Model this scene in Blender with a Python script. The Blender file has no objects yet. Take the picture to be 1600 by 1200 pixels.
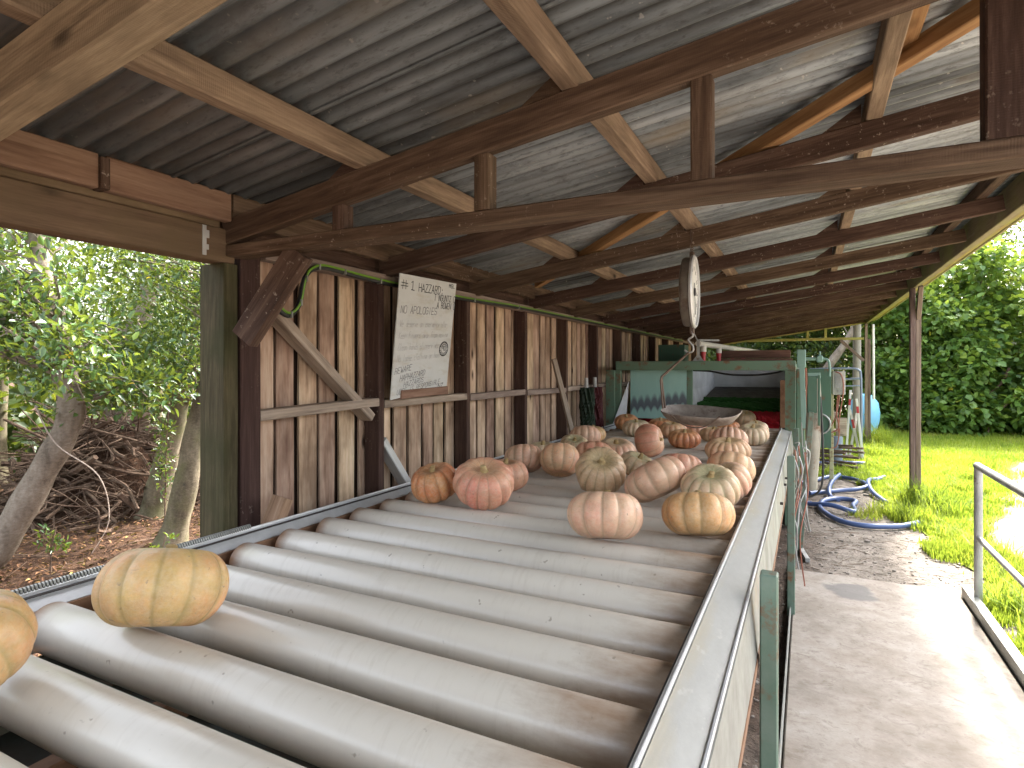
import bpy, bmesh, math, random
import numpy as np
from mathutils import Vector, Matrix, noise

random.seed(11)
rng = np.random.default_rng(5)
S = bpy.context.scene
COL = S.collection
PI = math.pi
W = {}          # world matrix of every object


# ------------------------------------------------------------------ helpers
def reg(o, M, parent=None):
    COL.objects.link(o)
    if parent is not None:
        o.parent = parent
        o.matrix_basis = W[parent.name].inverted() @ M
    else:
        o.matrix_basis = M
    W[o.name] = M.copy()
    return o


def tag(o, label=None, cat=None, group=None, kind=None):
    if label: o['label'] = label
    if cat: o['category'] = cat
    if group: o['group'] = group
    if kind: o['kind'] = kind
    return o


def thing(name, label, cat, loc, group=None):
    o = bpy.data.objects.new(name, None)
    o.empty_display_size = 0.1
    reg(o, Matrix.Translation(Vector(loc)))
    return tag(o, label, cat, group)


class MB:
    """collects shapes, links them as ONE mesh"""
    def __init__(s):
        s.v = []; s.f = []; s.r = []; s.sm = []

    def add(s, vs, fs, smooth=False, rnd=None):
        b = len(s.v)
        rnd = random.random() if rnd is None else rnd
        s.v += [tuple(v) for v in vs]
        s.r += [rnd] * len(vs)
        s.f += [tuple(i + b for i in f) for f in fs]
        s.sm += [smooth] * len(fs)

    def box(s, c, d, R=None, bev=0.0, rnd=None):
        x, y, z = d[0] / 2, d[1] / 2, d[2] / 2
        bm = bmesh.new()
        bmesh.ops.create_cube(bm, size=1.0)
        for v in bm.verts:
            v.co = Vector((v.co.x * 2 * x, v.co.y * 2 * y, v.co.z * 2 * z))
        if bev > 0:
            bmesh.ops.bevel(bm, geom=bm.edges[:], offset=min(bev, x * .9, y * .9, z * .9), segments=1, affect='EDGES')
        M = Matrix.Translation(Vector(c)) @ (R.to_4x4() if R is not None else Matrix.Identity(4))
        bm.verts.index_update()
        s.add([M @ v.co for v in bm.verts], [[v.index for v in f.verts] for f in bm.faces], False, rnd)
        bm.free()

    def bar(s, p0, p1, w, h, up=(0, 0, 1), bev=0.002, rnd=None):
        p0, p1 = Vector(p0), Vector(p1)
        R, L = frame(p0, p1, up)
        s.box((p0 + p1) / 2, (L, w, h), R, bev, rnd)

    def tube(s, pts, rad, n=8, caps=True, smooth=True, rnd=None):
        pts = [Vector(p) for p in pts]
        if not hasattr(rad, '__len__'): rad = [rad] * len(pts)
        vs = []; fs = []
        t = (pts[1] - pts[0]).normalized()
        a = t.orthogonal().normalized()
        for i, p in enumerate(pts):
            if i == 0: t = pts[1] - pts[0]
            elif i == len(pts) - 1: t = pts[-1] - pts[-2]
            else: t = pts[i + 1] - pts[i - 1]
            t.normalize()
            a = (a - t * a.dot(t))
            a = a.normalized() if a.length > 1e-6 else t.orthogonal().normalized()
            b = t.cross(a)
            for k in range(n):
                an = 2 * PI * k / n
                vs.append(p + (a * math.cos(an) + b * math.sin(an)) * rad[i])
        for i in range(len(pts) - 1):
            for k in range(n):
                fs.append((i * n + k, i * n + (k + 1) % n, (i + 1) * n + (k + 1) % n, (i + 1) * n + k))
        if caps:
            fs.append(tuple(range(n - 1, -1, -1)))
            fs.append(tuple(range((len(pts) - 1) * n, len(pts) * n)))
        s.add(vs, fs, smooth, rnd)

    def lathe(s, prof, M=None, n=24, smooth=True, rnd=None):
        vs = []; fs = []
        M = M or Matrix.Identity(4)
        for r, z in prof:
            for k in range(n):
                a = 2 * PI * k / n
                vs.append(M @ Vector((r * math.cos(a), r * math.sin(a), z)))
        for i in range(len(prof) - 1):
            for k in range(n):
                fs.append((i * n + k, i * n + (k + 1) % n, (i + 1) * n + (k + 1) % n, (i + 1) * n + k))
        s.add(vs, fs, smooth, rnd)

    def plate(s, quad, t, rnd=None):
        """solid plate from a planar polygon, thickened along its normal"""
        q = [Vector(p) for p in quad]
        n = (q[1] - q[0]).cross(q[2] - q[0]).normalized() * t
        m = len(q)
        vs = q + [p + n for p in q]
        fs = [tuple(range(m - 1, -1, -1)), tuple(range(m, 2 * m))]
        for i in range(m):
            fs.append((i, (i + 1) % m, m + (i + 1) % m, m + i))
        s.add(vs, fs, False, rnd)

    def build(s, name, mat, parent=None, M=None, local=False, sharp=40):
        M = M or Matrix.Identity(4)
        me = bpy.data.meshes.new(name)
        inv = M.inverted()
        vs = s.v if local else [tuple(inv @ Vector(v)) for v in s.v]
        me.from_pydata(vs, [], s.f)
        at = me.attributes.new('rnd', 'FLOAT', 'POINT')
        at.data.foreach_set('value', s.r)
        me.polygons.foreach_set('use_smooth', s.sm)
        if any(s.sm): me.set_sharp_from_angle(angle=math.radians(sharp))
        me.materials.append(mat)
        me.update()
        o = bpy.data.objects.new(name, me)
        return reg(o, M, parent)


def frame(p0, p1, up=(0, 0, 1)):
    x = (Vector(p1) - Vector(p0)); L = x.length; x.normalize()
    u = Vector(up)
    y = u.cross(x)
    if y.length < 1e-5: y = Vector((0, 1, 0)).cross(x) if abs(x.y) < .9 else Vector((1, 0, 0)).cross(x)
    y.normalize()
    z = x.cross(y).normalized()
    return Matrix((x, y, z)).transposed(), L


def timber(name, p0, p1, w, h, mat, parent, up=(0, 0, 1), rough=.0022, bev=.004, seg=.16):
    """a sawn length of timber: local X runs along it; slightly crooked, worn arrises"""
    p0, p1 = Vector(p0), Vector(p1)
    R, L = frame(p0, p1, up)
    M = Matrix.Translation((p0 + p1) / 2) @ R.to_4x4()
    n = max(2, int(L / seg) + 1)
    a, b = w / 2, h / 2
    sec = [(-a + bev, -b), (a - bev, -b), (a, -b + bev), (a, b - bev), (a - bev, b), (-a + bev, b), (-a, b - bev), (-a, -b + bev)]
    sd = random.random() * 90
    bow = random.uniform(-1, 1) * .0012 * L
    vs = []; fs = []
    for i in range(n + 1):
        x = -L / 2 + L * i / n
        t = (x / (L / 2))
        for k, (y, z) in enumerate(sec):
            j = noise.noise_vector(Vector((x * 3.1 + sd, y * 9, z * 9))) * rough
            vs.append((x, y + j.y + bow * (1 - t * t), z + j.z))
    for i in range(n):
        for k in range(8):
            fs.append((i * 8 + k, (i + 1) * 8 + k, (i + 1) * 8 + (k + 1) % 8, i * 8 + (k + 1) % 8))
    fs.append(tuple(range(8))); fs.append(tuple(range(n * 8 + 7, n * 8 - 1, -1)))
    mb = MB(); mb.add(vs, fs)
    return mb.build(name, mat, parent, M, local=True)


# ------------------------------------------------------------------ materials
def hexc(h):
    c = [int(h[i:i + 2], 16) / 255 for i in (0, 2, 4)]
    return tuple((x / 12.92 if x <= .04045 else ((x + .055) / 1.055) ** 2.4) for x in c) + (1,)


class NT:
    def __init__(s, name):
        s.m = bpy.data.materials.new(name); s.m.use_nodes = True
        s.t = s.m.node_tree; s.n = s.t.nodes; s.l = s.t.links
        s.b = s.n['Principled BSDF']; s.out = s.n['Material Output']
        s._co = None

    def new(s, ty, **kw):
        x = s.n.new(ty)
        for k, v in kw.items(): setattr(x, k, v)
        return x

    def put(s, sock, v):
        if hasattr(v, 'is_output') or isinstance(v, bpy.types.NodeSocket): s.l.new(v, sock)
        else: sock.default_value = v

    def coord(s, kind='Object', shift=True):
        tc = s.new('ShaderNodeTexCoord')
        if not shift: return tc.outputs[kind]
        oi = s.new('ShaderNodeObjectInfo')
        ml = s.new('ShaderNodeMath', operation='MULTIPLY'); s.l.new(oi.outputs['Random'], ml.inputs[0]); ml.inputs[1].default_value = 37.0
        va = s.new('ShaderNodeVectorMath', operation='ADD')
        s.l.new(tc.outputs[kind], va.inputs[0]); s.l.new(ml.outputs[0], va.inputs[1])
        return va.outputs[0]

    def attr(s, name, out='Fac', ty='GEOMETRY'):
        a = s.new('ShaderNodeAttribute', attribute_name=name); a.attribute_type = ty
        return a.outputs[out]

    def scaled(s, co, sc, add=None):
        m = s.new('ShaderNodeVectorMath', operation='MULTIPLY'); s.l.new(co, m.inputs[0]); m.inputs[1].default_value = sc
        if add is None: return m.outputs[0]
        a = s.new('ShaderNodeVectorMath', operation='ADD'); s.l.new(m.outputs[0], a.inputs[0]); s.l.new(add, a.inputs[1])
        return a.outputs[0]

    def noise(s, co, sc=1.0, det=5.0, rough=.6, dist=0.0):
        x = s.new('ShaderNodeTexNoise'); s.l.new(co, x.inputs['Vector'])
        x.inputs['Scale'].default_value = sc; x.inputs['Detail'].default_value = det
        x.inputs['Roughness'].default_value = rough; x.inputs['Distortion'].default_value = dist
        return x.outputs['Fac']

    def voro(s, co, sc, out='Distance', feature='F1'):
        x = s.new('ShaderNodeTexVoronoi', feature=feature); s.l.new(co, x.inputs['Vector']); x.inputs['Scale'].default_value = sc
        return x.outputs[out]

    def wave(s, co, sc, dist=2., det=2., axis='X'):
        x = s.new('ShaderNodeTexWave', bands_direction=axis); s.l.new(co, x.inputs['Vector'])
        x.inputs['Scale'].default_value = sc; x.inputs['Distortion'].default_value = dist; x.inputs['Detail'].default_value = det
        return x.outputs['Fac']

    def ramp(s, f, stops, interp='LINEAR'):
        r = s.new('ShaderNodeValToRGB'); s.l.new(f, r.inputs[0]); r.color_ramp.interpolation = interp
        e = r.color_ramp.elements
        while len(e) < len(stops): e.new(.5)
        for k, (p, c) in enumerate(stops):
            e[k].position = p
            e[k].color = c if hasattr(c, '__len__') else (c, c, c, 1)
        return r.outputs[0]

    def math(s, op, a, b=0.0, c=None):
        m = s.new('ShaderNodeMath', operation=op)
        s.put(m.inputs[0], a); s.put(m.inputs[1], b)
        if c is not None: s.put(m.inputs[2], c)
        return m.outputs[0]

    def mix(s, f, a, b, bt='MIX'):
        m = s.new('ShaderNodeMix', data_type='RGBA', blend_type=bt)
        s.put(m.inputs[0], f); s.put(m.inputs[6], a); s.put(m.inputs[7], b)
        return m.outputs[2]

    def sep(s, co):
        x = s.new('ShaderNodeSeparateXYZ'); s.l.new(co, x.inputs[0]); return x.outputs

    def bump(s, h, d=.01, st=1.0):
        b = s.new('ShaderNodeBump'); s.l.new(h, b.inputs['Height']); b.inputs['Distance'].default_value = d; b.inputs['Strength'].default_value = st
        s.l.new(b.outputs[0], s.b.inputs['Normal']); return b

    def fin(s, col=None, rough=None, metal=None, spec=None):
        if col is not None: s.put(s.b.inputs['Base Color'], col)
        if rough is not None: s.put(s.b.inputs['Roughness'], rough)
        if metal is not None: s.put(s.b.inputs['Metallic'], metal)
        if spec is not None: s.put(s.b.inputs['Specular IOR Level'], spec)
        return s.m


def wood(name, dark, mid, light, axis='X', saw=.0, specks=0., attr=False, tint=None, grain=16., rough=.82, knots=.5, blot=.35):
    n = NT(name)
    if attr:
        co = n.coord(shift=False)
        r = n.attr('rnd')
        off = n.math('MULTIPLY', r, 53.)
        va = n.new('ShaderNodeVectorMath', operation='ADD'); n.l.new(co, va.inputs[0]); n.l.new(off, va.inputs[1]); co = va.outputs[0]
    else:
        co = n.coord()
        oi = n.new('ShaderNodeObjectInfo'); r = oi.outputs['Random']
    sc = {'X': (1., grain, grain), 'Y': (grain, 1., grain), 'Z': (grain, grain, 1.)}[axis]
    gco = n.scaled(co, sc)
    g = n.noise(gco, 1.6, 7, .65, .6)
    g2 = n.noise(gco, 5.5, 4, .7)
    gg = n.math('MULTIPLY_ADD', g2, .45, n.math('MULTIPLY', g, .65))
    col = n.ramp(gg, [(.33, dark), (.52, mid), (.72, light)])
    bl = n.noise(n.scaled(co, tuple(1 + (v - 1) * .12 for v in sc)), 2.3, 4, .6)
    col = n.mix(n.math('MULTIPLY', n.ramp(bl, [(.42, 0.), (.68, 1.)]), blot), col, dark)
    if knots:
        kv = n.voro(n.scaled(co, tuple(2.4 if v == 1. else 5.5 for v in sc)), 1.15)
        kn = n.ramp(kv, [(.05, 1.), (.14, 0.)])
        col = n.mix(n.math('MULTIPLY', kn, knots), col, tuple(c * .35 for c in dark[:3]) + (1,))
    v = n.math('MULTIPLY_ADD', r, .5, .75)
    hs = n.new('ShaderNodeHueSaturation'); n.l.new(col, hs.inputs['Color']); n.l.new(v, hs.inputs['Value'])
    n.put(hs.inputs['Hue'], n.math('MULTIPLY_ADD', r, .03, .485)); col = hs.outputs[0]
    if tint is not None:                       # algae / moss patches that belong to the timber
        mo = n.ramp(n.noise(n.scaled(co, (2.2, 2.2, 2.2)), 1.4, 5, .65), [(.40, 0.), (.66, .85)])
        col = n.mix(mo, col, tint)
    if specks:
        sp = n.noise(n.scaled(co, (9., 9., 9.)), 5.0, 3, .7)
        pt = n.noise(n.scaled(co, (1.5, 1.5, 1.5)), 1.2, 2, .5)
        sp = n.math('MULTIPLY', n.ramp(sp, [(.62, 0.), (.70, 1.)]), n.ramp(pt, [(.45, 0.), (.65, specks)]))
        col = n.mix(sp, col, (.42, .36, .30, 1))
    h = n.math('MULTIPLY_ADD', g2, .5, g)
    if saw:
        sw = n.wave(co, 55., 1.5, 2., axis)
        h = n.math('MULTIPLY_ADD', sw, saw, h)
    n.bump(h, .004, .8)
    return n.fin(col, rough, 0., .25)


def rgba(r, g, b): return (r, g, b, 1)


M_BROWN = wood('brown stained rough sawn timber', rgba(.025, .0135, .009), rgba(.078, .046, .031), rgba(.165, .11, .080), saw=.12, specks=.8, knots=.2, blot=.3)
M_BROWNV = wood('brown stained studs', rgba(.026, .014, .010), rgba(.066, .037, .028), rgba(.115, .070, .054), axis='X', specks=.5, knots=.2)
M_PURLIN = wood('pale weathered purlin timber', rgba(.085, .057, .040), rgba(.235, .165, .115), rgba(.37, .275, .195), saw=.1, knots=.9, blot=.6)
M_BOARD = wood('raw pine wall boards', rgba(.145, .086, .057), rgba(.49, .335, .235), rgba(.68, .53, .40), axis='Z', attr=True, knots=1., grain=11., blot=.8)
M_BACK = wood('dark wall battens', rgba(.012, .007, .005), rgba(.030, .018, .011), rgba(.05, .03, .018), axis='Z', attr=True, knots=0)
M_RAIL = wood('grey weathered rail timber', rgba(.13, .095, .075), rgba(.30, .235, .19), rgba(.44, .36, .30), knots=.5)
M_GREENPOST = wood('algae covered treated post', rgba(.018, .014, .007), rgba(.050, .040, .021), rgba(.10, .080, .046), tint=rgba(.034, .038, .013), knots=.2)
M_LINTEL = wood('tan treated lintel', rgba(.062, .042, .026), rgba(.16, .108, .068), rgba(.25, .175, .112), tint=rgba(.13, .092, .054), knots=.8)
M_REDPLANK = wood('reddish plank', rgba(.10, .052, .033), rgba(.245, .148, .098), rgba(.35, .235, .165), knots=.8)
M_EAVE = wood('mossy eave beam', rgba(.20, .17, .10), rgba(.38, .335, .20), rgba(.50, .45, .30), tint=rgba(.32, .33, .13), knots=.3)
M_YELLOW = wood('yellow green mossy batten', rgba(.25, .19, .06), rgba(.42, .34, .11), rgba(.55, .46, .2), tint=rgba(.33, .36, .11), knots=.2)
M_POST = wood('weathered grey brown post', rgba(.10, .068, .05), rgba(.21, .155, .12), rgba(.32, .25, .20), knots=.2)
M_POSTD = wood('purplish brown post', rgba(.09, .058, .048), rgba(.21, .15, .122), rgba(.31, .24, .20), knots=.2)
M_ORANGE = wood('fresh orange timber', rgba(.13, .062, .027), rgba(.32, .17, .08), rgba(.46, .27, .13), knots=.6)
M_WHITEWOOD = wood('worn white painted timber', rgba(.55, .53, .48), rgba(.74, .73, .70), rgba(.82, .81, .79), knots=.15)
M_PLANKTOP = wood('red brown top planks', rgba(.06, .032, .022), rgba(.16, .085, .06), rgba(.24, .14, .1), knots=.2)


def mat_roof():
    n = NT('aged corrugated roofing iron')
    co = n.coord(shift=False)
    x, y, z = n.sep(co)
    a = n.noise(n.scaled(co, (.9, 13., 1.)), 1.5, 6, .62)
    b = n.noise(n.scaled(co, (.35, 1.1, 1.)), 1.3, 5, .6)
    fine = n.noise(n.scaled(co, (9., 40., 5.)), 2.2, 4, .75)
    t = n.math('ADD', n.math('MULTIPLY', a, .42), n.math('MULTIPLY', b, .63))
    col = n.ramp(t, [(.37, rgba(.075, .081, .086)), (.47, rgba(.21, .235, .255)), (.57, rgba(.38, .42, .45)), (.70, rgba(.57, .61, .64))])
    # grime, with fold shading painted in, darkens one half of every corrugation
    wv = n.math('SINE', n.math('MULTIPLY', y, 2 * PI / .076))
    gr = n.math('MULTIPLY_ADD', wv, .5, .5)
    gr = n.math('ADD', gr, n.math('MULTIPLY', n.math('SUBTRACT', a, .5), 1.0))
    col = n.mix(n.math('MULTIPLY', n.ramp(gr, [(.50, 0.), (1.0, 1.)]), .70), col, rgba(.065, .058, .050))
    col = n.mix(n.ramp(fine, [(.52, 0.), (.68, .55)]), col, rgba(.06, .056, .054))
    bl = n.noise(n.scaled(co, (2.2, 5.5, 1.)), 1.6, 6, .75)
    col = n.mix(n.ramp(bl, [(.54, 0.), (.70, .6)]), col, rgba(.075, .072, .068))
    col = n.mix(n.math('MULTIPLY', n.ramp(n.noise(n.scaled(co, (.8, 3.2, 1.)), 1.0, 4, .6, .5), [(.56, 0.), (.70, 1.)]), .6), col, rgba(.30, .235, .15))
    sp = n.noise(n.scaled(co, (14., 14., 14.)), 3.2, 2, .5)
    col = n.mix(n.ramp(sp, [(.70, 0.), (.74, .6)]), col, rgba(.58, .56, .52))
    # painted shade: the colour darkens toward the low front corner
    g = n.math('ADD', n.math('MULTIPLY', y, -.30), n.math('MULTIPLY', x, -.42))
    g = n.math('ADD', g, n.math('MULTIPLY', n.noise(n.scaled(co, (.8, 2.5, 1.)), 1.2, 4, .6), .8))
    col = n.mix(n.math('MULTIPLY', n.ramp(n.math('MULTIPLY_ADD', g, .5, .5), [(.42, 0.), (.9, 1.)]), .74), col, rgba(.046, .048, .048))
    n.bump(fine, .002, .4)
    return n.fin(col, n.ramp(a, [(.3, .58), (.7, .36)]), .35, .5)


def metal(name, base, dark, rough=.45, met=.6, spots=.4, sc=4., rust=0., rustc=rgba(.17, .07, .03)):
    n = NT(name)
    co = n.coord()
    a = n.noise(n.scaled(co, (sc, sc, sc)), 1.5, 6, .65)
    col = n.mix(n.ramp(a, [(.35, spots), (.65, 0.)]), base, dark)
    if rust:
        r1 = n.noise(n.scaled(co, (sc * .8,) * 3), 2.2, 6, .7)
        col = n.mix(n.ramp(r1, [(.60 - .15 * rust, 0.), (.70 - .1 * rust, .9)]), col, rustc)
    n.bump(a, .002, .4)
    return n.fin(col, n.ramp(a, [(.3, rough + .15), (.7, rough - .08)]), met, .5)


M_ROOF = mat_roof()
M_GALV = metal('galvanised steel', rgba(.58, .59, .60), rgba(.38, .38, .38), .42, .35, .6)
M_GALVD = metal('dull weathered sheet steel', rgba(.29, .30, .285), rgba(.17, .165, .145), .5, .4, .7, 3., .25, rgba(.28, .22, .16))
M_GREEN = metal('faded green machine paint', rgba(.115, .205, .14), rgba(.15, .20, .14), .5, 0., .5, 5., .55)
M_GREENC = metal('green painted steel legs', rgba(.105, .17, .125), rgba(.17, .22, .18), .5, 0., .8, 6., .42)
M_DKGREEN = metal('dark green painted sheet', rgba(.055, .13, .085), rgba(.07, .12, .09), .5, 0., .4, 4., .25)
M_RUST = metal('rusted brown steel strip', rgba(.25, .135, .075), rgba(.11, .055, .03), .75, 0., .8, 6.)
M_RUSTD = metal('dull brown steel rod', rgba(.15, .105, .08), rgba(.07, .045, .03), .6, .2, .8, 8.)
M_TRAY = metal('grimy catch tray', rgba(.05, .065, .055), rgba(.045, .026, .016), .7, .1, .9, 3., .5, rgba(.07, .035, .018))
M_DARKST = metal('dark grimy steel', rgba(.05, .043, .038), rgba(.025, .02, .018), .6, .2, .6, 6.)
M_CHUTE = metal('grey beige worn sheet', rgba(.40, .37, .31), rgba(.27, .25, .20), .6, .1, .7, 3., .1)
M_HOOD = metal('zinc sheet', rgba(.55, .57, .59), rgba(.36, .36, .38), .45, .3, .6, 3.)
M_BLUEPIPE = metal('blue grey pipe', rgba(.20, .25, .34), rgba(.17, .19, .24), .4, .2, .4, 6.)
M_STEELRAIL = metal('weathered handrail pipe', rgba(.44, .44, .43), rgba(.26, .26, .25), .5, .35, .7, 6., .1)


def flat(name, c, rough=.5, spec=.5, var=.25, sc=6., metal_=0.):
    n = NT(name); co = n.coord()
    a = n.noise(n.scaled(co, (sc,) * 3), 1.5, 5, .6)
    d = tuple(x * (1 - var) for x in c[:3]) + (1,)
    return n.fin(n.mix(a, d, c), rough, metal_, spec)


M_PVC = flat('white pvc pipe', rgba(.74, .70, .62), .4, .5, .2)
M_REDF = flat('red fitting plastic', rgba(.50, .03, .04), .4)
M_BLACK = flat('black rubber cable', rgba(.015, .015, .016), .5)
M_ORANGEC = flat('faded red cable', rgba(.36, .13, .085), .5)
M_GREENC2 = flat('green yellow earth wire', rgba(.16, .32, .03), .45)
M_HOSE = flat('blue layflat hose', rgba(.085, .135, .30), .38, .5, .35, 3.)
M_DRUM = flat('light blue plastic', rgba(.22, .53, .78), .35, .5, .15, 2.)
M_TEAL = flat('teal painted board', rgba(.20, .40, .36), .6)
M_WHITEP = flat('white worn plastic', rgba(.72, .72, .70), .5, .4, .15)
M_CTRL = flat('pale grey control box', rgba(.55, .55, .50), .5, .4, .3, 10.)
M_INK = flat('black marker ink', rgba(.02, .02, .025), .6)
M_INKF = flat('faded grey marker ink', rgba(.40, .40, .41), .7)
M_DIAL = flat('white dial face', rgba(.82, .82, .80), .35, .5, .06)
M_CONCPOLE = flat('pale grey pole', rgba(.36, .34, .30), .8, .3, .4, 5.)


def mat_sign():
    n = NT('whiteboard sheet'); co = n.coord(shift=False)
    a = n.noise(n.scaled(co, (2., 2., 2.)), 1.5, 4, .6)
    b = n.noise(n.scaled(co, (3., 3., 9.)), 2.2, 6, .7)
    col = n.mix(a, rgba(.46, .47, .46), rgba(.60, .62, .63))
    return n.fin(n.mix(n.ramp(b, [(.52, 0.), (.70, .5)]), col, rgba(.42, .38, .30)), .45, 0., .4)


M_SIGN = mat_sign()


def mat_roller():
    n = NT('off white pvc roller with brown grime')
    co = n.coord(shift=False)
    oi = n.new('ShaderNodeObjectInfo')
    off = n.math('MULTIPLY', oi.outputs['Random'], 31.)
    va = n.new('ShaderNodeVectorMath', operation='ADD'); n.l.new(co, va.inputs[0]); n.l.new(off, va.inputs[1]); cs = va.outputs[0]
    x, y, z = n.sep(co)
    ns = n.noise(n.scaled(cs, (2.2, 6., 6.)), 1.4, 6, .68)
    n2 = n.noise(n.scaled(cs, (30., 5., 5.)), 1.6, 4, .7)
    n3 = n.noise(n.scaled(cs, (1.1, 2., 2.)), 1.2, 3, .5)
    base = n.mix(n3, rgba(.50, .450, .380), rgba(.63, .580, .510))
    base = n.mix(n.math('MULTIPLY', n.ramp(n2, [(.5, 0.), (.8, .5)]), n.ramp(ns, [(.4, 0.), (.6, 1.)])), base, rgba(.38, .32, .25))
    # scuffed brown bands close to the right-hand frame, thin rust ring at the left
    gr = n.math('MULTIPLY_ADD', n.math('SUBTRACT', x, .55), 3.0, n.math('MULTIPLY', n.math('SUBTRACT', ns, .5), 1.7))
    gr = n.ramp(gr, [(.05, 0.), (.75, .85), (1.0, 1.)])
    col = n.mix(gr, base, rgba(.22, .125, .065))
    gl = n.math('ADD', n.math('MULTIPLY', n.math('SUBTRACT', -.725, x), 14.), n.math('MULTIPLY', n.math('SUBTRACT', ns, .5), 1.2))
    col = n.mix(n.ramp(gl, [(.15, 0.), (.9, .95)]), col, rgba(.21, .10, .045))
    sp = n.noise(n.scaled(cs, (16., 16., 16.)), 2.0, 2, .6)
    col = n.mix(n.ramp(sp, [(.71, 0.), (.75, .65)]), col, rgba(.20, .16, .12))
    ring = n.noise(n.scaled(cs, (70., .3, .3)), 1.2, 3, .6)
    n.bump(ring, .0012, .35)
    n.put(n.b.inputs['Coat Weight'], .35); n.put(n.b.inputs['Coat Roughness'], .22)
    return n.fin(col, n.math('MULTIPLY_ADD', ns, .22, .26), 0., .6)


M_ROLLER = mat_roller()


def mat_gutter():
    n = NT('stained zinc gutter'); co = n.coord(shift=False)
    x, y, z = n.sep(co)
    a = n.noise(n.scaled(co, (6., 1.2, 1.)), 1.6, 5, .65); b = n.noise(n.scaled(co, (30., 14., 1.)), 1.5, 4, .7)
    col = n.mix(b, rgba(.42, .42, .40), rgba(.56, .56, .54))
    e = n.math('ADD', n.math('MULTIPLY', n.math('ADD', x, .19), -14.), n.math('MULTIPLY', n.math('SUBTRACT', a, .5), 2.2))
    col = n.mix(n.ramp(e, [(.0, 0.), (.55, .85)]), col, rgba(.50, .46, .37))
    sp = n.noise(n.scaled(co, (18., 9., 1.)), 1.6, 3, .6)
    col = n.mix(n.ramp(sp, [(.66, 0.), (.72, .6)]), col, rgba(.62, .61, .58))
    n.bump(b, .002, .4)
    return n.fin(col, .42, .35, .5)


M_GUTTER = mat_gutter()


def mat_ground():
    n = NT('bare earth and bark'); co = n.coord(shift=False)
    x, y, z = n.sep(co)
    a = n.noise(co, .7, 6, .65); b = n.noise(co, 9., 6, .75); c = n.noise(co, 34., 4, .7); d = n.noise(co, 2.6, 5, .65)
    dirt = n.ramp(n.math('ADD', n.math('MULTIPLY', b, .6), n.math('MULTIPLY', d, .45)), [(.36, rgba(.105, .087, .072)), (.52, rgba(.23, .20, .17)), (.68, rgba(.35, .31, .27))])
    bark = n.ramp(n.math('ADD', n.math('MULTIPLY', b, .5), n.math('MULTIPLY', c, .5)), [(.36, rgba(.018, .010, .007)), (.5, rgba(.062, .033, .020)), (.64, rgba(.13, .075, .047))])
    f = n.ramp(n.math('ADD', x, n.math('MULTIPLY', a, .9)), [(.0, 1.), (.75, 0.)])
    n.bump(n.math('MULTIPLY_ADD', c, .5, b), .05, .9)
    return n.fin(n.mix(f, dirt, bark), .95, 0., .15)


def mat_concrete():
    n = NT('worn dusty concrete'); co = n.coord(shift=False)
    a = n.noise(co, 1.3, 6, .62); b = n.noise(co, 14., 5, .7)
    col = n.ramp(n.math('ADD', n.math('MULTIPLY', a, .7), n.math('MULTIPLY', b, .3)), [(.36, rgba(.19, .165, .14)), (.52, rgba(.285, .255, .225)), (.68, rgba(.36, .335, .30))])
    sx = n.noise(n.scaled(co, (5., 6.5, 1.)), 1.8, 6, .72, 1.2)
    col = n.mix(n.ramp(sx, [(.53, 0.), (.68, .65)]), col, rgba(.14, .115, .095))
    sm = n.noise(n.scaled(co, (9., 12., 1.)), 2.2, 5, .75, 2.)
    yy = n.sep(co)[1]
    far = n.ramp(n.math('MULTIPLY', yy, .2), [(.45, .25), (.95, 1.)])
    col = n.mix(n.math('MULTIPLY', n.ramp(sm, [(.56, 0.), (.66, .75)]), far), col, rgba(.13, .10, .08))
    pt = n.noise(co, 3.3, 6, .7)
    col = n.mix(n.ramp(pt, [(.35, .5), (.55, 0.)]), col, rgba(.17, .135, .105))
    # dark damp patch near the far end of the slab
    d = n.new('ShaderNodeVectorMath', operation='SUBTRACT'); n.l.new(co, d.inputs[0]); d.inputs[1].default_value = (.28, 4.82, 0)
    e = n.new('ShaderNodeVectorMath', operation='MULTIPLY'); n.l.new(d.outputs[0], e.inputs[0]); e.inputs[1].default_value = (1 / .17, 1 / .19, 0)
    ln = n.new('ShaderNodeVectorMath', operation='LENGTH'); n.l.new(e.outputs[0], ln.inputs[0])
    dd = n.math('ADD', ln.outputs['Value'], n.math('MULTIPLY', n.math('SUBTRACT', n.noise(co, 5.5, 4, .6), .5), 1.5))
    col = n.mix(n.ramp(dd, [(.75, .8), (1.12, 0.)]), col, rgba(.13, .125, .125))
    n.bump(b, .004, .5)
    return n.fin(col, .85, 0., .25)


def mat_lawn():
    n = NT('mown turf'); co = n.coord(shift=False)
    a = n.noise(co, 1.2, 5, .65); b = n.noise(co, 22., 4, .7)
    col = n.ramp(n.math('ADD', n.math('MULTIPLY', a, .5), n.math('MULTIPLY', b, .5)), [(.35, rgba(.10, .10, .03)), (.5, rgba(.19, .24, .035)), (.66, rgba(.31, .35, .06))])
    n.bump(b, .04, .9)
    return n.fin(col, .95, 0., .1)


def mat_drive():
    n = NT('sandy gravel drive'); co = n.coord(shift=False)
    a = n.noise(co, .9, 5, .65); b = n.noise(co, 26., 5, .75)
    col = n.ramp(n.math('ADD', n.math('MULTIPLY', a, .45), n.math('MULTIPLY', b, .55)), [(.36, rgba(.13, .10, .072)), (.5, rgba(.235, .19, .145)), (.65, rgba(.33, .28, .225))])
    n.bump(b, .03, .9)
    return n.fin(col, .95, 0., .15)


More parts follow.
